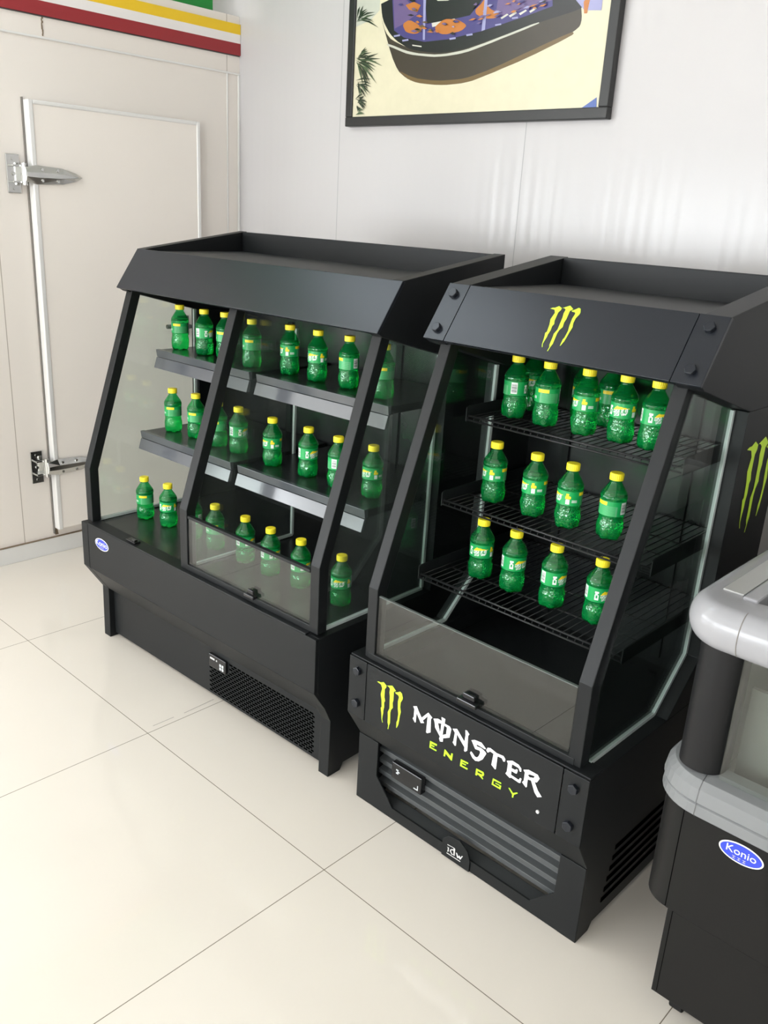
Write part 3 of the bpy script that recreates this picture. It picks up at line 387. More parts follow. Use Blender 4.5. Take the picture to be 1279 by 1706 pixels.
# cold-room door
D0, D1, DZ0, DZ1, DT = -1.051, -.262, .123, 1.893, .046
door = struct(MB().box(0, DT, D0, D1, DZ0, DZ1).build('door_1', M['door'], bevel=.006, seg=3))
e = MB()
e.box(.004, DT+.004, D0-.003, D0+.018, DZ0-.002, DZ1+.002).box(.004, DT+.004, D1-.014, D1+.003, DZ0-.002, DZ1+.002).box(.004, DT+.004, D0+.018, D1-.014, DZ1-.014, DZ1+.002)
e.build('edge_trim', M['door_trim'], door, bevel=.004)
MB().box(0, .012, D0-.0075, D0-.0031, DZ0-.03, DZ1+.01).build('gasket', M['gasket'], door)
def hinge(zc):
    h = MB()
    h.box(0, .006, -1.138, -1.085, zc-.072, zc+.072)                  # flange plate on the wall
    h.box(0, .034, -1.092, -1.085, zc-.03, zc+.03).box(.0, .030, -1.125, -1.09, zc-.034, zc-.026).box(.0, .030, -1.125, -1.09, zc+.026, zc+.034)
    h.tube((.040, -1.083, zc-.042), (.040, -1.083, zc+.042), .0095, 12)
    o = h.build('hinge', M['chrome'], door, bevel=.0015)
    # ridged strap tapering to a point
    prof = [(-1.085, .026), (-1.04, .036), (-.93, .030), (-.875, .016), (-.845, 0), (-.875, -.016), (-.93, -.030), (-1.04, -.036), (-1.085, -.026)]
    top = [(-1.085, .008), (-1.035, .010), (-.93, .008), (-.885, .004), (-.865, 0), (-.885, -.004), (-.93, -.008), (-1.035, -.010), (-1.085, -.008)]
    nn = len(prof)
    v = [(DT+.001, y, zc+z) for y, z in prof] + [(DT+.007, y, zc+z) for y, z in prof] + [(DT+.020, y, zc+z) for y, z in top]
    f = [tuple(range(nn))] + [(i, (i+1) % nn, (i+1) % nn+nn, i+nn) for i in range(nn)] + [(i+nn, (i+1) % nn+nn, (i+1) % nn+2*nn, i+2*nn) for i in range(nn)] + [tuple(range(2*nn, 3*nn))]
    obj('strap', v, f, M['chrome'], o, bevel=.001)
    s = MB()
    for y in (-1.02, -.955):
        for z in (.021, -.021): s.tube((DT+.010, y, zc+z), (DT+.018, y, zc+z), .0055, 8)
    for z in (.055, -.055): s.tube((.004, -1.112, zc+z), (.010, -1.112, zc+z), .006, 8)
    s.tube((.004, -1.112, zc), (.012, -1.112, zc), .007, 8)
    s.build('screw', M['chrome'], o)
hinge(1.622); hinge(.417)
h = MB().box(DT, DT+.012, -.40, -.345, .955, 1.045)
h.tube((DT+.006, -.37, 1.0), (DT+.05, -.37, 1.0), .011, 10).tube((DT+.05, -.36, 1.0), (DT+.05, -.49, 1.005), .010, 10)
h.build('door_handle', M['steel_dark'], door)

# framed picture
PX0, PX1, PZ0, PZ1 = .751, 1.973, 1.884, 2.72
pr = empty('framed_picture', ((PX0+PX1)/2, 0, PZ0), 0, 'large black-framed photo of a curved glass food counter hung on the white wall', 'picture')
def lp(x, y, z): return (x-(PX0+PX1)/2, y, z-PZ0)
fb = MB(); w = .036
for (a, b, c, d) in ((PX0, PX1, PZ0, PZ0+w), (PX0, PX1, PZ1-w, PZ1), (PX0, PX0+w, PZ0+w, PZ1-w), (PX1-w, PX1, PZ0+w, PZ1-w)):
    p = lp(a, 0, c); q = lp(b, 0, d); fb.box(p[0], q[0], -.034, -.001, p[2], q[2])
fb.build('frame', M['frame'], pr, bevel=.003)
pb = MB(); names = list(PICM)
a = lp(PX0+w-.002, 0, PZ0+w-.002); b = lp(PX1-w+.002, 0, PZ1-w+.002)
pb.box(a[0], b[0], -.026, -.004, a[2], b[2], names.index('pic_cream'))
Z_TOP = PZ1-w
for i, (mn, poly) in enumerate(G['pic']):
    yy = -.0262-.00006*i
    poly = [(min(max(x, PX0+w), PX1-w), min(z, Z_TOP)) for x, z in poly]
    pb.poly2([poly], lambda x, z: lp(x, yy, z), names.index(mn))
# rest of the counter above the edge of view: display body, dark canopy and pale wall
zt = PZ0+.52
pb.poly2([[(PX0+w+.10, zt-.02), (PX1-w-.10, zt-.02), (PX1-w-.16, zt+.16), (PX0+w+.16, zt+.16)]], lambda x, z: lp(x, -.0262, z), names.index('pic_purple'))
pb.poly2([[(PX0+w+.12, zt+.16), (PX1-w-.12, zt+.16), (PX1-w-.12, zt+.20), (PX0+w+.12, zt+.20)]], lambda x, z: lp(x, -.0262, z), names.index('pic_black'))
pb.build('print', list(PICM.values()), pr)

# ------------------------------------------------------------------ coolers (local axes: x along the front, y into the cabinet, z up)
def px_(prof, x0, x1): return MB().prism(prof, x0, x1)
def rounded_hex(cx, y, cz, r, t):
    mb = MB()
    pts = [(cx+r*math.cos(PI/6+i*PI/3), cz+r*math.sin(PI/6+i*PI/3)) for i in range(6)]
    v = [(x, y, z) for x, z in pts] + [(x, y-t, z) for x, z in pts]
    mb.add(v, [tuple(range(6)), tuple(range(11, 5, -1))] + [(i, i+6, (i+1) % 6+6, (i+1) % 6) for i in range(6)])
    return mb
def seal(mb, pts, x, w=.010, t=.008):
    for (a, b) in zip(pts, pts[1:]):
        a = Vector(a); b = Vector(b); d = (b-a).normalized(); n = Vector((-d.y, d.x))*w/2
        q = [a+n, b+n, b-n, a-n]
        mb.prism([tuple(p) for p in q], x-t/2, x+t/2)
    return mb

# ---- wide cooler
W1, D1_, TOP1 = 1.2067, .712, 1.462
c1 = empty('open_display_cooler', (.8579, -1.3596, 0), .01916, 'wide black open-front drinks cooler with three sloping posts near the left wall', 'display cooler')
A1, B1 = (.269, 1.3957), (.181, 1.2685)
# base
for (x0, x1, fo) in ((0, .040, 0.), (W1-.040, W1, .0135)):
    px_([(fo, .467), (fo, .302-fo*.1), (.0685, .1995-fo), (.066, 0), (.115, 0), (.128, .022), (.60, .022), (.613, 0), (D1_, 0), (D1_, .467)], x0, x1).build('end_panel', M['black'], c1, bevel=.0015)
MB().prism([(0.001, .4665), (0.001, .302), (.013, .302), (.013, .4665)], .0415, W1).build('front_panel', M['black'], c1, bevel=.001)
MB().prism([(.001, .3015), (.0695, .199), (.08, .199), (.012, .3015)], .0415, W1).build('chamfer_panel', M['black'], c1, bevel=.001)
MB().prism([(.088, .21), (.088, .014), (.10, .014), (.10, .21)], .0405, W1-.0405).build('kick_panel', M['black'], c1, bevel=.001)
# grille
gr = MB(); gx0, gx1, gz0, gz1 = .620, 1.122, .024, .166
rows, cols = 17, 24
for rr in range(rows):
    for cc in range(cols):
        if rr > rows-6 and cc < 5: continue
        x = gx0 + (cc + (.5 if rr % 2 else 0))*(gx1-gx0)/cols; z = gz0 + rr*(gz1-gz0)/rows
        gr.box(x, min(gx1, x+.0150), .0872, .0882, z, z+.0050)
gr.build('grille', M['hole'], c1)
ct = MB().box(.628, .716, .078, .0885, .123, .168).build('controller', M['black_gloss'], c1, bevel=.002)
dg = MB()
for k, x in enumerate((.690, .702)):
    for z in (.1335, .1455): dg.box(x-.004, x+.004, .0768, .0785, z-.0045, z+.0045)
dg.build('button', M['led'], ct)
MB().box(.637, .66, .0770, .0785, .152, .158).box(.668, .673, .077, .0785, .152, .157).build('display', M['silver'], ct)
# frame rail round the deck, deck and well
rl = MB().box(.0415, W1-.0415, .001, .05, .4665, .4715)
rl.box(.60, W1-.0415, .018, .030, .4715, .490)
rl.build('front_rail', M['black'], c1, bevel=.0015)
MB().box(.0405, W1-.0405, .051, .655, .445, .4665).build('deck', M['black_in'], c1, bevel=.001)
# back: insulated rear body, pillars
MB().box(.041, W1-.041, .655, .689, .05, 1.2555).box(.041, W1-.041, .6895, D1_, .05, 1.1865).build('back_panel', M['black_in'], c1)
for (x0, x1) in ((0, .040), (W1-.040, W1)):
    px_([(.482, .4675), (.486, 1.1855), (D1_, 1.1855), (D1_, .4675)], x0, x1).build('rear_pillar', M['black'], c1, bevel=.001)
for x in (.36, .88):
    MB().box(x-.012, x+.012, .648, .6548, .50, 1.17).build('shelf_upright', M['black'], c1)
# posts
def post(x0, x1, th=.034, top=(.214, 1.262)):
    prof = [(.018, .4715), (.018, .667), top, (top[0]+th*1.05, top[1]), (.018+th, .660), (.018+th, .4715)]
    return px_(prof, x0, x1).build('post', M['black'], c1, bevel=.002)
post(.012, .046); post(.572, .608); post(W1-.046, W1-.012)
# side glass
def side_pane(nm, x, root, prof, strip):
    o = px_(prof, x-.003, x+.003).build(nm, M['glass'] if root is c1 else M['glass_side'], root)
    seal(MB(), strip, x).build('edge_seal', M['edge'], o)
    return o
pf1 = [(.045, .4675), (.480, .4675), (.483, 1.187), (.232, 1.253), (.045, .66)]
side_pane('side_glass', .030, c1, pf1, [(.478, 1.187), (.475, .4735)])
MB().box(.0245, .0355, .05, .474, .467, .476).build('glass_channel', M['edge'], c1)
side_pane('side_glass', W1-.030, c1, pf1, [(.478, 1.187), (.475, .4735)])
MB().box(W1-.0355, W1-.0245, .06, .474, .467, .475).build('glass_channel', M['edge'], c1)
dv = px_([(.052, .4675), (.472, .4675), (.475, 1.187), (.24, 1.25), (.052, .66)], .582, .588).build('divider_glass', M['glass'], c1)
seal(MB(), [(.475, 1.187), (.472, .474), (.055, .472)], .585, .008, .009).build('edge_seal', M['edge'], dv)
# front glass of the right bay
fg = MB().box(.612, W1-.048, .022, .028, .486, .645).build('front_glass', M['glass_front'], c1)
MB().box(.612, W1-.048, .018, .032, .643, .652).build('glass_cap', M['black'], fg, bevel=.001)
MB().box(.895, .938, .006, .024, .487, .498).box(.905, .930, .012, .020, .498, .512).build('handle', M['black_gloss'], fg, bevel=.002)
MB().box(.270, .322, .010, .034, .4718, .4775).box(.300, .318, .013, .026, .4775, .484).build('sash_clip', M['black_gloss'], c1, bevel=.0015)
# shelves
def shelf1(z, d0, x0, x1):
    s = MB().box(x0, x1, d0+.012, .648, z-.022, z).build('shelf', M['black_in'], c1, bevel=.001)
    MB().prism([(d0, z+.002), (d0+.016, z+.002), (d0+.016, z-.024), (d0+.004, z-.024)], x0, x1).build('price_rail', M['rail_lip'], s, bevel=.001)
    MB().prism([(d0+.002, z-.025), (d0+.010, z-.025), (d0+.004, z-.060), (d0-.010, z-.062)], x0, x1).build('price_rail', M['rail'], s, bevel=.001)
for z, d0 in ((1.056, .296), (.772, .221)):
    shelf1(z, d0, .05, .562); shelf1(z, d0, .597, W1-.05)
# hood
hs = [A1, B1, (.205, 1.257), (.486, 1.186), (D1_, 1.186), (D1_, TOP1)]
for (x0, x1) in ((0.0, .040), (W1-.040, W1)):
    px_([(A1[0]+.004, A1[1]), (B1[0]+.004, B1[1])] + hs[2:], x0+.0005, x1-.0005).build('hood_side', M['black'], c1, bevel=.0015)
px_([A1, B1, (B1[0]+.007, B1[1]-.004), (A1[0]+.010, A1[1]-.004)], 0, W1).build('fascia', M['black_sat'], c1, bevel=.0015)
MB().box(.0405, W1-.0405, .272, .69, 1.375, 1.390).build('tray', M['tray'], c1)
MB().box(.0405, W1-.0405, .690, D1_, 1.187, TOP1-.002).build('tray_back', M['black'], c1, bevel=.0015)
px_([(.198, 1.262), (.69, 1.256), (.69, 1.270), (.202, 1.274)], .0405, W1-.0405).build('soffit', M['black_in'], c1)

def badge(nm, root, cx, y, cz, a, b, size):
    n_ = 40; mb = MB()
    mb.poly2([[(cx+a*math.cos(2*PI*i/n_), cz+b*math.sin(2*PI*i/n_)) for i in range(n_)]], lambda x, z: (x, y-.0010, z), 0)
    mb.poly2([[(cx+a*.93*math.cos(2*PI*i/n_), cz+b*.87*math.sin(2*PI*i/n_)) for i in range(n_)]], lambda x, z: (x, y-.0016, z), 1)
    vs, fs = text_mesh('Konio', size, lambda x, yy: (cx+x, y-.0022, cz+.12*b+yy*1.05), 1.15); mb.add(vs, fs, 0)
    # small line of characters beneath the name
    for k in range(3):
        x = cx-.011*a/.041+k*.0095*a/.041; z = cz-.55*b; s = .0028*a/.041
        mb.add([(x-s, y-.0022, z+s*.6), (x+s, y-.0022, z+s*.6), (x+s, y-.0022, z+s), (x-s, y-.0022, z+s)], [(0, 1, 2, 3)], 2)
        mb.add([(x-s*.2, y-.0022, z-s), (x+s*.2, y-.0022, z-s), (x+s*.2, y-.0022, z+s), (x-s*.2, y-.0022, z+s)], [(0, 1, 2, 3)], 2)
        mb.add([(x-s, y-.0022, z-s), (x+s, y-.0022, z-s), (x+s, y-.0022, z-s*.6), (x-s, y-.0022, z-s*.6)], [(0, 1, 2, 3)], 2)
    o = obj(nm, mb.v, mb.f, [M['white_decal'], M['blue'], M['silver']], root, fm=mb.m)
    fix(o, (0, -1, 0)); o['label'] = 'small blue oval maker badge with white border'
    return o
badge('badge', c1, .1315, .0008, .4155, .043, .0215, .026)

# ---- narrow cooler with lettering
W2, D2_, TOP2 = .7155, .725, 1.469
c2 = empty('branded_display_cooler', (2.1773, -1.3181, 0), -.006926, 'narrower black drinks cooler with bolted corners and green claw marks, beside the freezer', 'display cooler')
A2, B2 = (.2915, 1.4017), (.2026, 1.273)
ft = Vector((B2[0]-A2[0], B2[1]-A2[1])).normalized(); fn_ = Vector((ft.y, -ft.x))      # along the fascia, outward normal (-y, +z)
def fpt(x, s, off=0.): q = Vector(A2)+ft*s+fn_*off; return (x, q.x, q.y)
EP = .063
for (x0, x1) in ((0, .050), (W2-.050, W2)):
    px_([(0.004, .466), (0.004, .297), (.0535, .2095), (.0515, 0), (.107, 0), (.12, .018), (.60, .018), (.613, 0), (D2_, 0), (D2_, .466)], x0, x1).build('end_panel', M['black'], c2, bevel=.0015)
FP = [(0, .466), (0, .297), (.004, .296), (.004, .466)]
MB().prism(FP, EP+.0012, W2-EP-.0012).build('front_panel', M['black'], c2, bevel=.001)
for (x0, x1, bx) in ((0, EP-.0012, .033), (W2-EP+.0012, W2, W2-.0325)):
    pl_ = MB().prism(FP, x0, x1).build('bolt_plate', M['black'], c2, bevel=.001)
    for bz in (.4325, .338): rounded_hex(bx, .0, bz, .0125, .010).build('bolt', M['black_sat'], pl_, bevel=.0015)
MB().tube((.6053, .0, .3279), (.6053, -.003, .3279), .0042, 10).build('screw', M['silver'], c2)
MB().prism([(.0005, .2965), (.053, .2095), (.062, .2095), (.010, .2965)], .0005, W2-.0005).build('chamfer_panel', M['black'], c2, bevel=.001)
# kick plate with cut-out and corrugated louvre behind
outer = [(.0005, .209), (.0005, .002), (W2-.0005, .002), (W2-.0005, .209)]
hole = [(.072, .2085), (.072, .105), (.136, .035), (.5855, .034), (.646, .099), (.6485, .2085)]
kp = MB()
loop = [(.0005, .209), (.0005, .002), (W2-.0005, .002), (W2-.0005, .209), (.6485, .209), (.646, .099), (.5855, .034), (.136, .035), (.072, .105), (.072, .209)]
nL = len(loop)
tr_ = tessellate_polygon([[Vector((x, z, 0)) for x, z in loop]])
kv = [(x, .0505, z) for x, z in loop] + [(x, .056, z) for x, z in loop]
kf = [tuple(t) for t in tr_] + [tuple(i+nL for i in reversed(t)) for t in tr_] + [(i, (i+1) % nL, (i+1) % nL+nL, i+nL) for i in range(nL)]
obj('kick_plate', kv, kf, M['black'], c2, bevel=.0008)
prof = []; z = .212; pitch = .0345
while z > .055:
    prof += [(.078, z), (.078, z-.013), (.094, z-.0185), (.094, z-.0295)]; z -= pitch
back = [(.10, prof[-1][1]), (.10, .212)]
MB().prism(prof+back, .055, W2-.055).box(.055, W2-.055, .0565, .0995, .003, .030).build('louvre', M['rib'], c2, bevel=.0008)
ct = MB().box(.116, .222, .062, .082, .120, .170).build('controller', M['black_gloss'], c2, bevel=.002)
dg = MB()
for x, z in ((.137, .153), (.137, .143), (.141, .148)): dg.box(x-.004, x+.004, .0608, .0622, z-.0018, z+.0018)
dg.box(.197, .212, .0608, .0622, .129, .1315).box(.2095, .212, .0608, .0622, .131, .143)
dg.build('display', M['led'], ct)
hump = [(.318, .003), (.318, .052), (.338, .071), (.372, .0765), (.399, .058), (.408, .036), (.408, .003)]
hb = MB()
hb.add([(x, .046, z) for x, z in hump] + [(x, .0505, z) for x, z in hump], [tuple(range(len(hump))), tuple(range(2*len(hump)-1, len(hump)-1, -1))] + [(i, i+len(hump), (i+1) % len(hump)+len(hump), (i+1) % len(hump)) for i in range(len(hump))])
hb = hb.build('maker_plate', M['black'], c2, bevel=.0008)
mb = MB()
for l in G['idw']: mb.poly2(l, lambda x, z: (x, .0453, z))
fix(mb.build('lettering', M['silver'], hb), (0, -1, 0))['label'] = 'small silver letters idw'
# lettering on the front panel
mb = MB()
for l in G['white']: mb.poly2(l, lambda x, z: (x, -.0008, z))
fix(mb.build('lettering', M['white_decal'], c2), (0, -1, 0))['label'] = 'large white angular letters'
mb = MB()
for l in G['green']: mb.poly2(l, lambda x, z: (x, -.0008, z))
fix(mb.build('lettering', M['lime'], c2), (0, -1, 0))['label'] = 'small lime green spaced letters'
mb = MB()
for l in G['claw']: mb.poly2([l], lambda x, z: (x, -.0008, z))
fix(mb.build('claw_emblem', M['claw'], c2), (0, -1, 0))
# affine copies of the claw on the fascia and the right side
def affine(src, dst):
    (a, b, c), (A, B, C) = src, dst
    m = Matrix(((b[0]-a[0], c[0]-a[0]), (b[1]-a[1], c[1]-a[1]))).inverted()
    def f(p):
        u = m @ Vector((p[0]-a[0], p[1]-a[1]))
        return (A[0]+(B[0]-A[0])*u.x+(C[0]-A[0])*u.y, A[1]+(B[1]-A[1])*u.x+(C[1]-A[1])*u.y)
    return f
af = affine(((.1019, .4312), (.1487, .3139), (.1914, .4248)), ((.3121, .0343), (.3553, .1375), (.3906, .0345)))
mb = MB()
for l in G['claw']: mb.poly2([[af(p) for p in l]], lambda x, s: fpt(x, s, .0009))
fix(mb.build('claw_emblem', M['claw'], c2), (0, -1, .7))
af = affine(((.1019, .4312), (.1487, .3139), (.1768, .3315)), ((.509, 1.099), (.597, .881), (.651, .911)))
mb = MB()
for l in G['claw']: mb.poly2([[af(p) for p in l]], lambda y, z: (W2+.0008, y, z))
fix(mb.build('claw_emblem', M['claw'], c2), (1, 0, 0))
# side louvres
for s_, xs in ((1, W2),):
    lv = MB()
    for k in range(6):
        z = .055+k*.027
        lv.box(xs-.001, xs+.0012, .15+.006*k, .47, z, z+.013)
    lv.build('side_vent', M['hole'], c2)
# deck rail, deck
rl = MB().box(.0005, W2-.0005, .004, .06, .466, .471).box(.051, W2-.051, .016, .034, .471, .488)
rl.build('front_rail', M['black'], c2, bevel=.0015)
MB().box(.0505, W2-.0505, .06, .655, .405, .425).build('deck', M['black_in'], c2)
MB().box(.0505, W2-.0505, .0605, .068, .425, .4655).build('well_front', M['black_in'], c2)
MB().box(.0405, W2-.0405, .655, .699, .05, 1.2615).box(.0405, W2-.0405, .6995, D2_, .05, 1.1895).build('back_panel', M['black_in'], c2)
for (x0, x1) in ((0, .040), (W2-.040, W2)):
    px_([(.479, 1.1885), (.469, .585), (.344, .4665), (D2_, .4665), (D2_, 1.1885)], x0, x1).build('rear_pillar', M['black'], c2, bevel=.001)
for x in (.17, .53):
    up = MB().box(x-.012, x+.012, .647, .6548, .45, 1.17)
    up.build('shelf_upright', M['black'], c2)
def post2(x0, x1, th=.036, top=(.230, 1.264)):
    prof = [(.018, .471), (.018, .667), top, (top[0]+th*1.05, top[1]), (.018+th, .660), (.018+th, .471)]
    return px_(prof, x0, x1).build('post', M['black'], c2, bevel=.002)
post2(.037, .069); post2(W2-.067, W2-.035)
pf2 = [(.05, .467), (.343, .467), (.467, .585), (.478, 1.188), (.245, 1.252), (.05, .66)]
st2 = [(.474, 1.188), (.464, .588), (.340, .470), (.055, .470)]
side_pane('side_glass', .034, c2, pf2, st2)
side_pane('side_glass', W2-.034, c2, pf2, st2)
fg = MB().box(.072, W2-.070, .022, .028, .484, .649).build('front_glass', M['glass_front'], c2)
MB().box(.072, W2-.070, .0215, .0285, .6492, .6515).build('glass_cap', M['glass_top'], fg)
MB().box(.351, .407, .004, .024, .488, .499).box(.362, .396, .012, .021, .499, .514).build('handle', M['black_gloss'], fg, bevel=.002)
def wire_shelf(z, d0):
    x0, x1 = .062, W2-.062
    s = MB()
    s.tube((x0, d0, z+.001), (x1, d0, z+.001), .0026, 8).tube((x0, d0-.003, z-.010), (x1, d0-.003, z-.010), .0024, 8)
    nn = 30
    for i in range(nn+1):
        x = x0+(x1-x0)*i/nn; s.tube((x, d0, z-.0025), (x, .65, z-.0025), .0014, 5)
        s.tube((x, d0, z-.0015), (x, d0-.003, z-.010), .0011, 5)
    for d in (d0+.11, d0+.22, .645): s.tube((x0, d, z-.005), (x1, d, z-.005), .0022, 6)
    o = s.build('wire_shelf', M['wire'], c2, smooth=True)
    for x in (x0-.004, x1+.001):
        px_([(d0-.006, z-.014), (d0-.006, z+.022), (d0+.004, z+.026), (.65, z+.030), (.65, z-.014)], x, x+.003).build('bracket', M['black'], o, bevel=.0006)
ZS2 = (1.074, .857, .667)
for z, d0 in zip(ZS2, (.332, .259, .187)): wire_shelf(z-.003, d0)
# hood
hs = [(A2[0]+.005, A2[1]-.001), (B2[0]+.005, B2[1]), (.225, 1.261), (.486, 1.1885), (D2_, 1.1885), (D2_, TOP2)]
for (x0, x1) in ((0.0005, .058), (W2-.058, W2-.0005)):
    px_(hs, x0, x1).build('hood_side', M['black'], c2, bevel=.0015)
FQ = [A2, B2, (B2[0]+.007, B2[1]-.004), (A2[0]+.010, A2[1]-.004)]
px_(FQ, EP+.0027, W2-EP-.0027).build('fascia', M['black_sat'], c2, bevel=.001)
for (x0, x1, bx) in ((0, EP+.0013, .030), (W2-EP-.0013, W2, W2-.0315)):
    pl_ = px_(FQ, x0, x1).build('bolt_plate', M['black_sat'], c2, bevel=.001)
    for s in (.030, .1265):
        mb = MB(); r6 = .0125
        a6 = [(bx+r6*math.cos(i*PI/3), s+r6*math.sin(i*PI/3)) for i in range(6)]
        v = [fpt(x, q, .0) for x, q in a6] + [fpt(x, q, .010) for x, q in a6]
        mb.add(v, [tuple(range(6)), tuple(range(11, 5, -1))] + [(i, i+6, (i+1) % 6+6, (i+1) % 6) for i in range(6)])
        mb.build('bolt', M['black_sat'], pl_, bevel=.0015)
MB().box(.0585, W2-.0585, .296, .70, 1.380, 1.396).build('tray', M['tray'], c2)
MB().box(.0585, W2-.0585, .700, D2_, 1.19, TOP2-.002).build('tray_back', M['black'], c2, bevel=.0015)
px_([(.216, 1.266), (.70, 1.262), (.70, 1.276), (.222, 1.278)], .0585, W2-.0585).build('soffit', M['black_in'], c2)

# ------------------------------------------------------------------ chest freezer at the right edge
FX, FY, FR, FB = 3.04, -1.342, 4.55, -.42
fz = empty('chest_freezer', (FX, FY, 0), 0, 'glass-fronted chest freezer with white rounded rim and grey bumper, at the right edge', 'freezer')
def rrect(x0, x1, y0, y1, r, n_=8):
    pts = []
    for cx, cy, a0 in ((x0+r, y0+r, PI), (x1-r, y0+r, 1.5*PI), (x1-r, y1-r, 0), (x0+r, y1-r, .5*PI)):
        for i in range(n_+1):
            a = a0+i*(PI/2)/n_; pts.append((cx+r*math.cos(a), cy+r*math.sin(a)))
    return pts
LX, LY = FR-FX, FB-FY
# upper body shell, lower plinth
MB().zprism(rrect(0.0, LX, .0, LY, .06, 12), .298, .535).build('body', M['freezer'], fz, smooth=2)
MB().box(.0595, LX-.06, -.0012, .0, .298, .534).build('front_panel', M['freezer'], fz, bevel=.0006)
MB().box(.064, LX-.064, .0, LY-.02, .088, .2975).box(.075, LX-.064, -.0012, 0, .091, .2975).build('plinth', M['freezer'], fz, bevel=.001)
MB().box(.085, LX-.085, .03, LY-.05, .058, .088).build('underframe', M['black_matte'], fz)
for x, y in ((.098, .085), (LX-.098, .085), (.098, LY-.1), (LX-.098, LY-.1)):
    cs = MB().tube((x-.014, y, .024), (x+.014, y, .024), .024, 16).build('caster', M['black_matte'], fz, bevel=.002)
    MB().box(x-.020, x+.020, y-.02, y+.02, .046, .058).build('caster_plate', M['steel_dark'], cs)
# bumper band: swept profile round the plan
def sweep(nm, plan, prof, mat, closed=True, bevel=0., smooth=False):
    # plan: outline with outward normals from neighbours; prof: (out, z)
    n_ = len(plan); v = []; f = []
    for i, p in enumerate(plan):
        a = Vector(plan[i-1]); b = Vector(plan[(i+1) % n_]); t = (b-a).normalized(); nrm = Vector((t.y, -t.x))
        for o_, z in prof: q = Vector(p)+nrm*o_; v.append((q.x, q.y, z))
    m_ = len(prof)
    for i in range(n_):
        j = (i+1) % n_
        for k in range(m_):
            f.append((i*m_+k, j*m_+k, j*m_+(k+1) % m_, i*m_+(k+1) % m_))
    return obj(nm, v, f, mat, fz, smooth=smooth, bevel=bevel)
plan = rrect(.004, LX-.004, .008, LY-.008, .075, 10)
sweep('bumper', plan, [(-.02, .532), (.014, .530), (.022, .536), (.020, .556), (.016, .560), (.023, .564), (.019, .590), (.008, .604), (-.020, .612), (-.045, .614), (-.045, .532)], M['bumper'], bevel=.0008)
MB().box(.0575, .0590, -.0004, .004, .299, .534).box(.0745, .0757, -.0016, .0, .094, .298).build('panel_seam', M['hole'], fz)
jb = MB()
jb.prism([(.008-o_-.0008, z_) for o_, z_ in [(-.02, .5315), (.014, .5293), (.022, .536), (.020, .556), (.016, .560), (.023, .564), (.019, .590), (.008, .604), (-.020, .6125)]], .0800, .0812)
jb.build('bumper_joint', M['steel_dark'], fz)
# corner columns, glass walls, liner
for (x0, x1, y0, y1) in ((.014, .102, .006, .10), (LX-.102, LX-.014, .006, .10), (.014, .102, LY-.1, LY-.006), (LX-.102, LX-.014, LY-.1, LY-.006)):
    pts = rrect(x0, x1, y0, y1, .042, 10)
    MB().zprism(pts, .612, .868).build('corner_column', M['freezer_col'], fz, smooth=2)
MB().box(.1025, LX-.1025, .014, .020, .612, .868).build('front_glass', M['glass_front'], fz)
MB().box(.022, .028, .101, LY-.101, .612, .868).build('side_panel', M['freezer_col'], fz)
MB().box(.1025, LX-.1025, LY-.020, LY-.014, .612, .868).build('rear_panel', M['freezer_in'], fz)
ln = MB().box(.06, LX-.06, .06, LY-.06, .5355, .56).box(.06, .07, .12, LY-.12, .56, .866).box(LX-.07, LX-.06, .12, LY-.12, .56, .866).box(.1025, LX-.1025, .095, .105, .56, .77)
ln.build('liner', M['freezer_in'], fz)
# white bullnose rim
rim = []
for i in range(17):
    a = -PI/2+PI*i/16*1.0
    rim.append((.002+.030*math.cos(a), .905+.042*math.sin(a)))
rim = [(-.06, .868), (-.03, .864)] + rim + [(-.045, .9465), (-.06, .944)]
plan = rrect(.010, LX-.010, .012, LY-.012, .055, 12)
sweep('rim', plan, rim, M['rail_white'], smooth=True)
# make the rim's inner/lower corners crisp
MB().prism([(.012-o_*1.0-.0009*(1 if 2 <= k_ < 19 else 0), z_) for k_, (o_, z_) in enumerate(rim)], .0935, .0948).build('rim_joint', M['gasket'], fz)
# inset aluminium strips and runners on the side rims
for x0 in (.030, LX-.075):
    MB().box(x0-.008, x0+.030, .075, LY-.075, .9455, .9495).build('rim_strip', M['strip'], fz, bevel=.001)
    MB().box(x0+.0325, x0+.060, .062, LY-.062, .905, .952).build('lid_runner', M['rail_white'], fz, bevel=.004)
MB().box(.0635, LX-.0635, .060, .075, .905, .940).build('lid_rail', M['rail_white'], fz, bevel=.003)
MB().box(.105, .130, .078, .10, .905, .930).build('lid_stop', M['black_matte'], fz, bevel=.002)
MB().box(.092, LX-.092, .40, LY-.08, .915, .921).build('sliding_lid', M['glass_front'], fz)
MB().box(.092, LX-.092, .385, .40, .908, .928).build('lid_edge', M['strip'], fz, bevel=.002)
badge('badge', fz, 3.2125-FX, -.0014, .497, .041, .0205, .020)

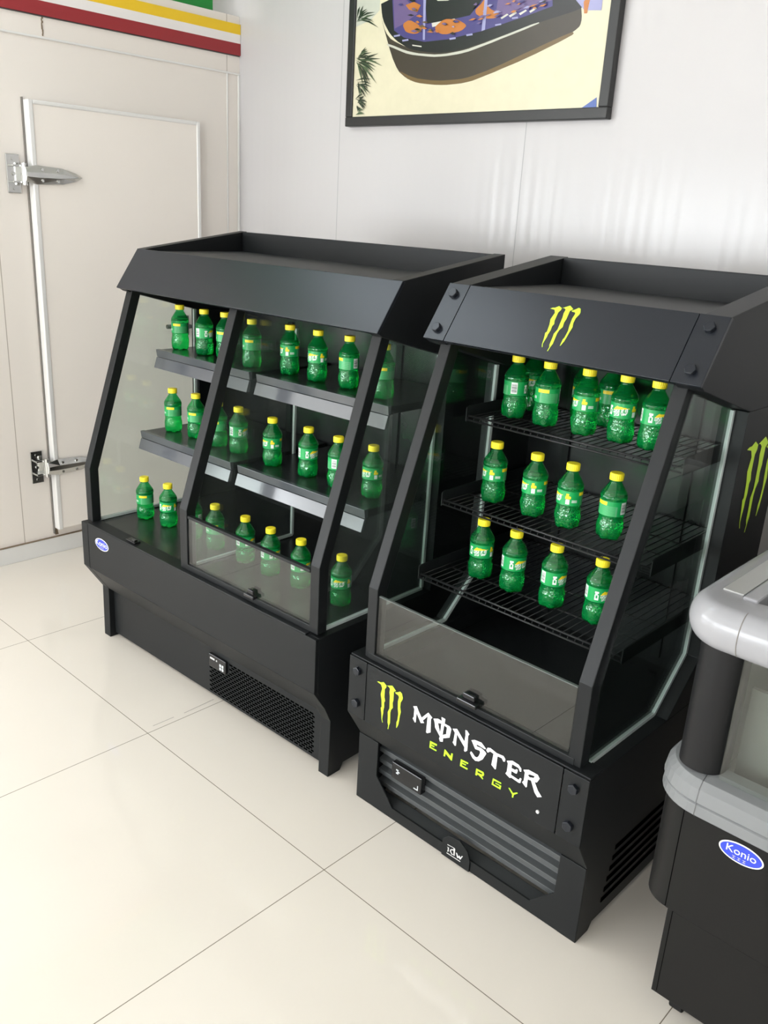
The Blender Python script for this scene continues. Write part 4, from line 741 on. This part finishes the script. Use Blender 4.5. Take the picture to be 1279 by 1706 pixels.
# ------------------------------------------------------------------ bottles
NSEG = 32
def ring(r, z, lob=0.): return [((r+lob*math.cos(5*2*PI*i/NSEG))*math.cos(2*PI*i/NSEG), (r+lob*math.cos(5*2*PI*i/NSEG))*math.sin(2*PI*i/NSEG), z) for i in range(NSEG)]
H = .155
prof_b = [(.0175, .004, -.003), (.0235, .0005, .0032), (.0268, .005, .0030), (.0293, .013, .0018), (.0307, .022, .0007), (.0311, .030, 0), (.0306, .0365, 0), (.0294, .042, 0), (.0284, .0455, 0), (.0288, .0475, 0), (.0283, .0495, 0), (.0288, .0515, 0), (.0284, .0535, 0), (.0290, .056, 0), (.0296, .058, 0), (.0296, .094, 0), (.0305, .0955, 0), (.0309, .100, 0), (.0303, .105, 0)]
prof_t = [(.0303, .105, 0), (.0286, .110, 0), (.0250, .1155, 0), (.0208, .122, 0), (.0165, .1285, 0), (.0135, .133, 0), (.0128, .136, 0), (.0150, .1368, 0), (.0150, .1378, 0), (.0128, .1385, 0)]
def lathe(prof, cap0=True, cap1=True):
    v = []; f = []
    for r, z, l in prof: v += ring(r, z, l)
    for k in range(len(prof)-1):
        for i in range(NSEG):
            j = (i+1) % NSEG; f.append((k*NSEG+i, k*NSEG+j, (k+1)*NSEG+j, (k+1)*NSEG+i))
    if cap0: f.append(tuple(range(NSEG-1, -1, -1)))
    if cap1: f.append(tuple(range((len(prof)-1)*NSEG, len(prof)*NSEG)))
    return v, f
GLY1 = ["1111111", "0001000", "1111111", "1010101", "0111110", "0000001", "0111111", "0000001", "0111111"]
GLY2 = ["1110111", "0100101", "1110111", "0100101", "1110111", "0000000", "1111111", "0101110", "0111010"]
def label_col(phi, t):   # phi degrees -180..180, t 0 (bottom) .. 1 (top)
    def d(a): return (phi-a+180) % 360-180
    a = d(0)
    if -44 < a < 44:     # logo: yellow wedge over white two-glyph word, slanted
        zz = t-.20-a*.0022
        u = (a+34)/68
        if 0 <= u < 1 and 0 <= zz < .40:
            gi = int(u*16); row = int((1-zz/.40)*9)
            if gi < 7: return 2 if GLY1[min(row, 8)][gi] == '1' else 0
            if 8 <= gi < 15: return 2 if GLY2[min(row, 8)][gi-8] == '1' else 0
        if -36 < a < 40 and .60+a*.0022 < t < .60+a*.0022+.30*(40-a)/76*(1.0 if a > -20 else (a+36)/16): return 1
    a = d(-52)
    if abs(a) < 9 and .18 < t < .78:
        if .52 < t < .62 and abs(a) > 5: return 0
        if abs(a) < 4 and .3 < t < .5: return 0
        return 2
    a = d(-112)
    if abs(a) < 15 and .12 < t < .92:
        if abs(a) < 12 and .2 < t < .84: return 4 if int((t-.2)*34) % 2 else 2
        return 2
    a = d(62)
    if abs(a) < 15:
        if .46 < t < .66 and abs(a) < 13-18*abs(t-.56): return 1
        if .66 < t < .84 and -9 < a < 3 and (int(a) % 5 < 3): return 1
        if .10 < t < .44 and abs(a) < 9: return 2
    a = d(92)
    if abs(a) < 13 and .22 < t < .40: return 2 if int(t*36) % 2 else 3
    a = d(140)
    if abs(a) < 28 and .70 < t < .92: return 1
    a = d(170)
    if abs(a) < 44 and t < .66: return 3 if (int(t*44) % 3 or abs(a) > 38) else 0
    if t < .05 or t > .96: return 5
    return 0
def make_bottle():
    root = empty('soda_bottle', (0, 0, 0))
    v, f = lathe(prof_b); obj('bottle_body', v, f, M['liquid'], root, smooth=True)
    v, f = lathe(prof_t, cap0=False, cap1=False); obj('bottle_neck', v, f, M['pet'], root, smooth=True)
    # ribbed cap with rounded top edge
    n_ = 48; pr = [(.0150, .1385), (.0158, .1388), (.0158, .1418), (.0152, .1422), (.0160, .1426), (.0160, .1525), (.0152, .1543), (.0135, .155)]
    v = []; f = []
    for k, (r, z) in enumerate(pr):
        for i in range(n_):
            rr = r - (.0005 if (i % 2 and 3 < k < 6) else 0); v.append((rr*math.cos(2*PI*i/n_), rr*math.sin(2*PI*i/n_), z))
    for k in range(len(pr)-1):
        for i in range(n_): j = (i+1) % n_; f.append((k*n_+i, k*n_+j, (k+1)*n_+j, (k+1)*n_+i))
    f += [tuple(range(n_-1, -1, -1)), tuple(range((len(pr)-1)*n_, len(pr)*n_))]
    obj('cap', v, f, M['cap'], root, smooth=False)
    na, nz = 144, 30; r = .0300; z0, z1 = .0585, .0935
    v = []; f = []; fm = []
    for k in range(nz+1):
        for i in range(na):
            p = 2*PI*i/na; v.append((r*math.sin(p), -r*math.cos(p), z0+(z1-z0)*k/nz))
    for k in range(nz):
        for i in range(na):
            j = (i+1) % na; f.append((k*na+i, k*na+j, (k+1)*na+j, (k+1)*na+i))
            ph = 360*(i+.5)/na; ph = ph-360 if ph > 180 else ph
            fm.append(label_col(ph, (k+.5)/nz))
    obj('label', v, f, [LAB[i] for i in range(6)], root, fm=fm, smooth=True)
    return root
proto = make_bottle()
first = [True]
CAM = (3.5756, -2.7515)
ORD = ['leftmost', 'second', 'third', 'fourth', 'fifth', 'sixth', 'seventh', 'eighth']
def put(cool, lx, d, z, face, s, label, group):
    X, Y, a = cool.location.x, cool.location.y, cool.rotation_euler.z
    x = X+lx*math.cos(a)-d*math.sin(a); y = Y+lx*math.sin(a)+d*math.cos(a)
    if first[0]: o = proto; first[0] = False
    else:
        o = proto.copy(); COL.objects.link(o)
        for ch in PROTO_KIDS:
            if ch.parent is proto and ch is not o:
                c = ch.copy(); COL.objects.link(c); c.parent = o
    az = math.degrees(math.atan2(CAM[0]-x, y-CAM[1]))
    o.location = (x, y, z); o.scale = (s, s, s); o.rotation_euler = (0, 0, math.radians(az-face))
    tag(o, label, 'bottle', group)
PROTO_KIDS = list(proto.children)
rows = [
 (c1, 'wide', 'top shelf', 1.0562, 1.0, [(.0724, .384, 165), (.2127, .3856, -62), (.3095, .4, 178), (.4886, .369, 160), (.6441, .394, 78), (.7747, .391, 35), (.9059, .394, 205), (1.0663, .372, 150)]),
 (c1, 'wide', 'middle shelf', .7722, 1.0, [(.1114, .319, 160), (.2307, .332, 168), (.3737, .319, 165), (.4771, .323, -60), (.6564, .316, 62), (.8138, .325, -45), (.9485, .320, -90), (1.0798, .331, 42)]),
 (c1, 'wide', 'base deck', .4667, 1.0, [(.1082, .1926, 155), (.2277, .2095, 12), (.3814, .2047, 200), (.5047, .2031, 150), (.6574, .2064, -60), (.7882, .1998, -55), (.9192, .2064, -60), (1.0863, .2123, 12)]),
 (c2, 'narrow', 'top wire shelf', 1.0722, 1.032, [(.1369, .4247, -105), (.2386, .4171, 160), (.349, .418, 68), (.444, .4289, 10), (.5255, .4278, -35)]),
 (c2, 'narrow', 'middle wire shelf', .8556, 1.032, [(.1425, .3608, 75), (.2733, .3523, 65), (.3775, .35, 68), (.4861, .3649, 192)]),
 (c2, 'narrow', 'bottom wire shelf', .6656, 1.032, [(.1702, .2979, 5), (.2759, .2944, -42), (.396, .2931, -58), (.517, .2997, -45)]),
]
for cool, wn, sh, z, s, lst in rows:
    for i, (lx, d, face) in enumerate(lst):
        pos = ORD[i] if i == 0 else ('rightmost' if i == len(lst)-1 else ORD[i]+' from left')
        fr = 'in front row ' if sh == 'top wire shelf' else ''
        put(cool, lx, d, z, face, s, ('green soda bottle, %s in front row, %s, %s cooler' % (pos, sh, wn)) if fr else 'green yellow-capped soda bottle, %s on the %s of the %s cooler' % (pos, sh, wn), 'soda bottles on the %s of the %s cooler' % (sh, wn))
for (lx, d, face, lab) in ((.111, .54, 20, 'behind the two leftmost front bottles'), (.268, .545, 60, 'hidden behind the third front bottle'), (.340, .55, 150, 'behind and left of the fourth front bottle')):
    put(c2, lx, d, 1.0726, face, 1.032, 'green soda bottle %s, top wire shelf, narrow cooler' % lab, 'soda bottles on the top wire shelf of the narrow cooler')

# ------------------------------------------------------------------ camera, world, view
yaw, pit, rol = -0.7396005422425463, 0.3342509255395071, 0.05748004131172574
f_ = Vector((math.sin(yaw)*math.cos(pit), math.cos(yaw)*math.cos(pit), -math.sin(pit)))
rt = Vector((math.cos(yaw), -math.sin(yaw), 0)); up = rt.cross(f_)
R = rt*math.cos(rol)+up*math.sin(rol); U = -rt*math.sin(rol)+up*math.cos(rol)
cd = bpy.data.cameras.new('camera'); cam = bpy.data.objects.new('camera', cd); COL.objects.link(cam)
m = Matrix((R, U, -f_)).transposed().to_4x4(); m.translation = Vector((3.575569184497532, -2.7514779454530616, 1.5586549138922228))
cam.matrix_world = m
cd.sensor_fit = 'VERTICAL'; cd.sensor_height = 24; cd.lens = 1437.586*24/1706; cd.clip_start = .02
SC.camera = cam
wd = bpy.data.worlds.new('world'); SC.world = wd; wd.use_nodes = True
bg = wd.node_tree.nodes['Background']; bg.inputs[0].default_value = (.80, .90, 1, 1); bg.inputs[1].default_value = 1.0
SC.view_settings.view_transform = 'Standard'; SC.view_settings.look = 'None'; SC.view_settings.gamma = 1; SC.view_settings.use_curve_mapping = False
SC.view_settings.exposure = 0.0
SC.cycles.max_bounces = 10; SC.cycles.diffuse_bounces = 5; SC.cycles.glossy_bounces = 4; SC.cycles.transmission_bounces = 8; SC.cycles.transparent_max_bounces = 16
SC.cycles.caustics_reflective = False; SC.cycles.caustics_refractive = False
SC.cycles.sample_clamp_indirect = 6.0
SC.cycles.use_denoising = True
bpy.context.view_layer.update()
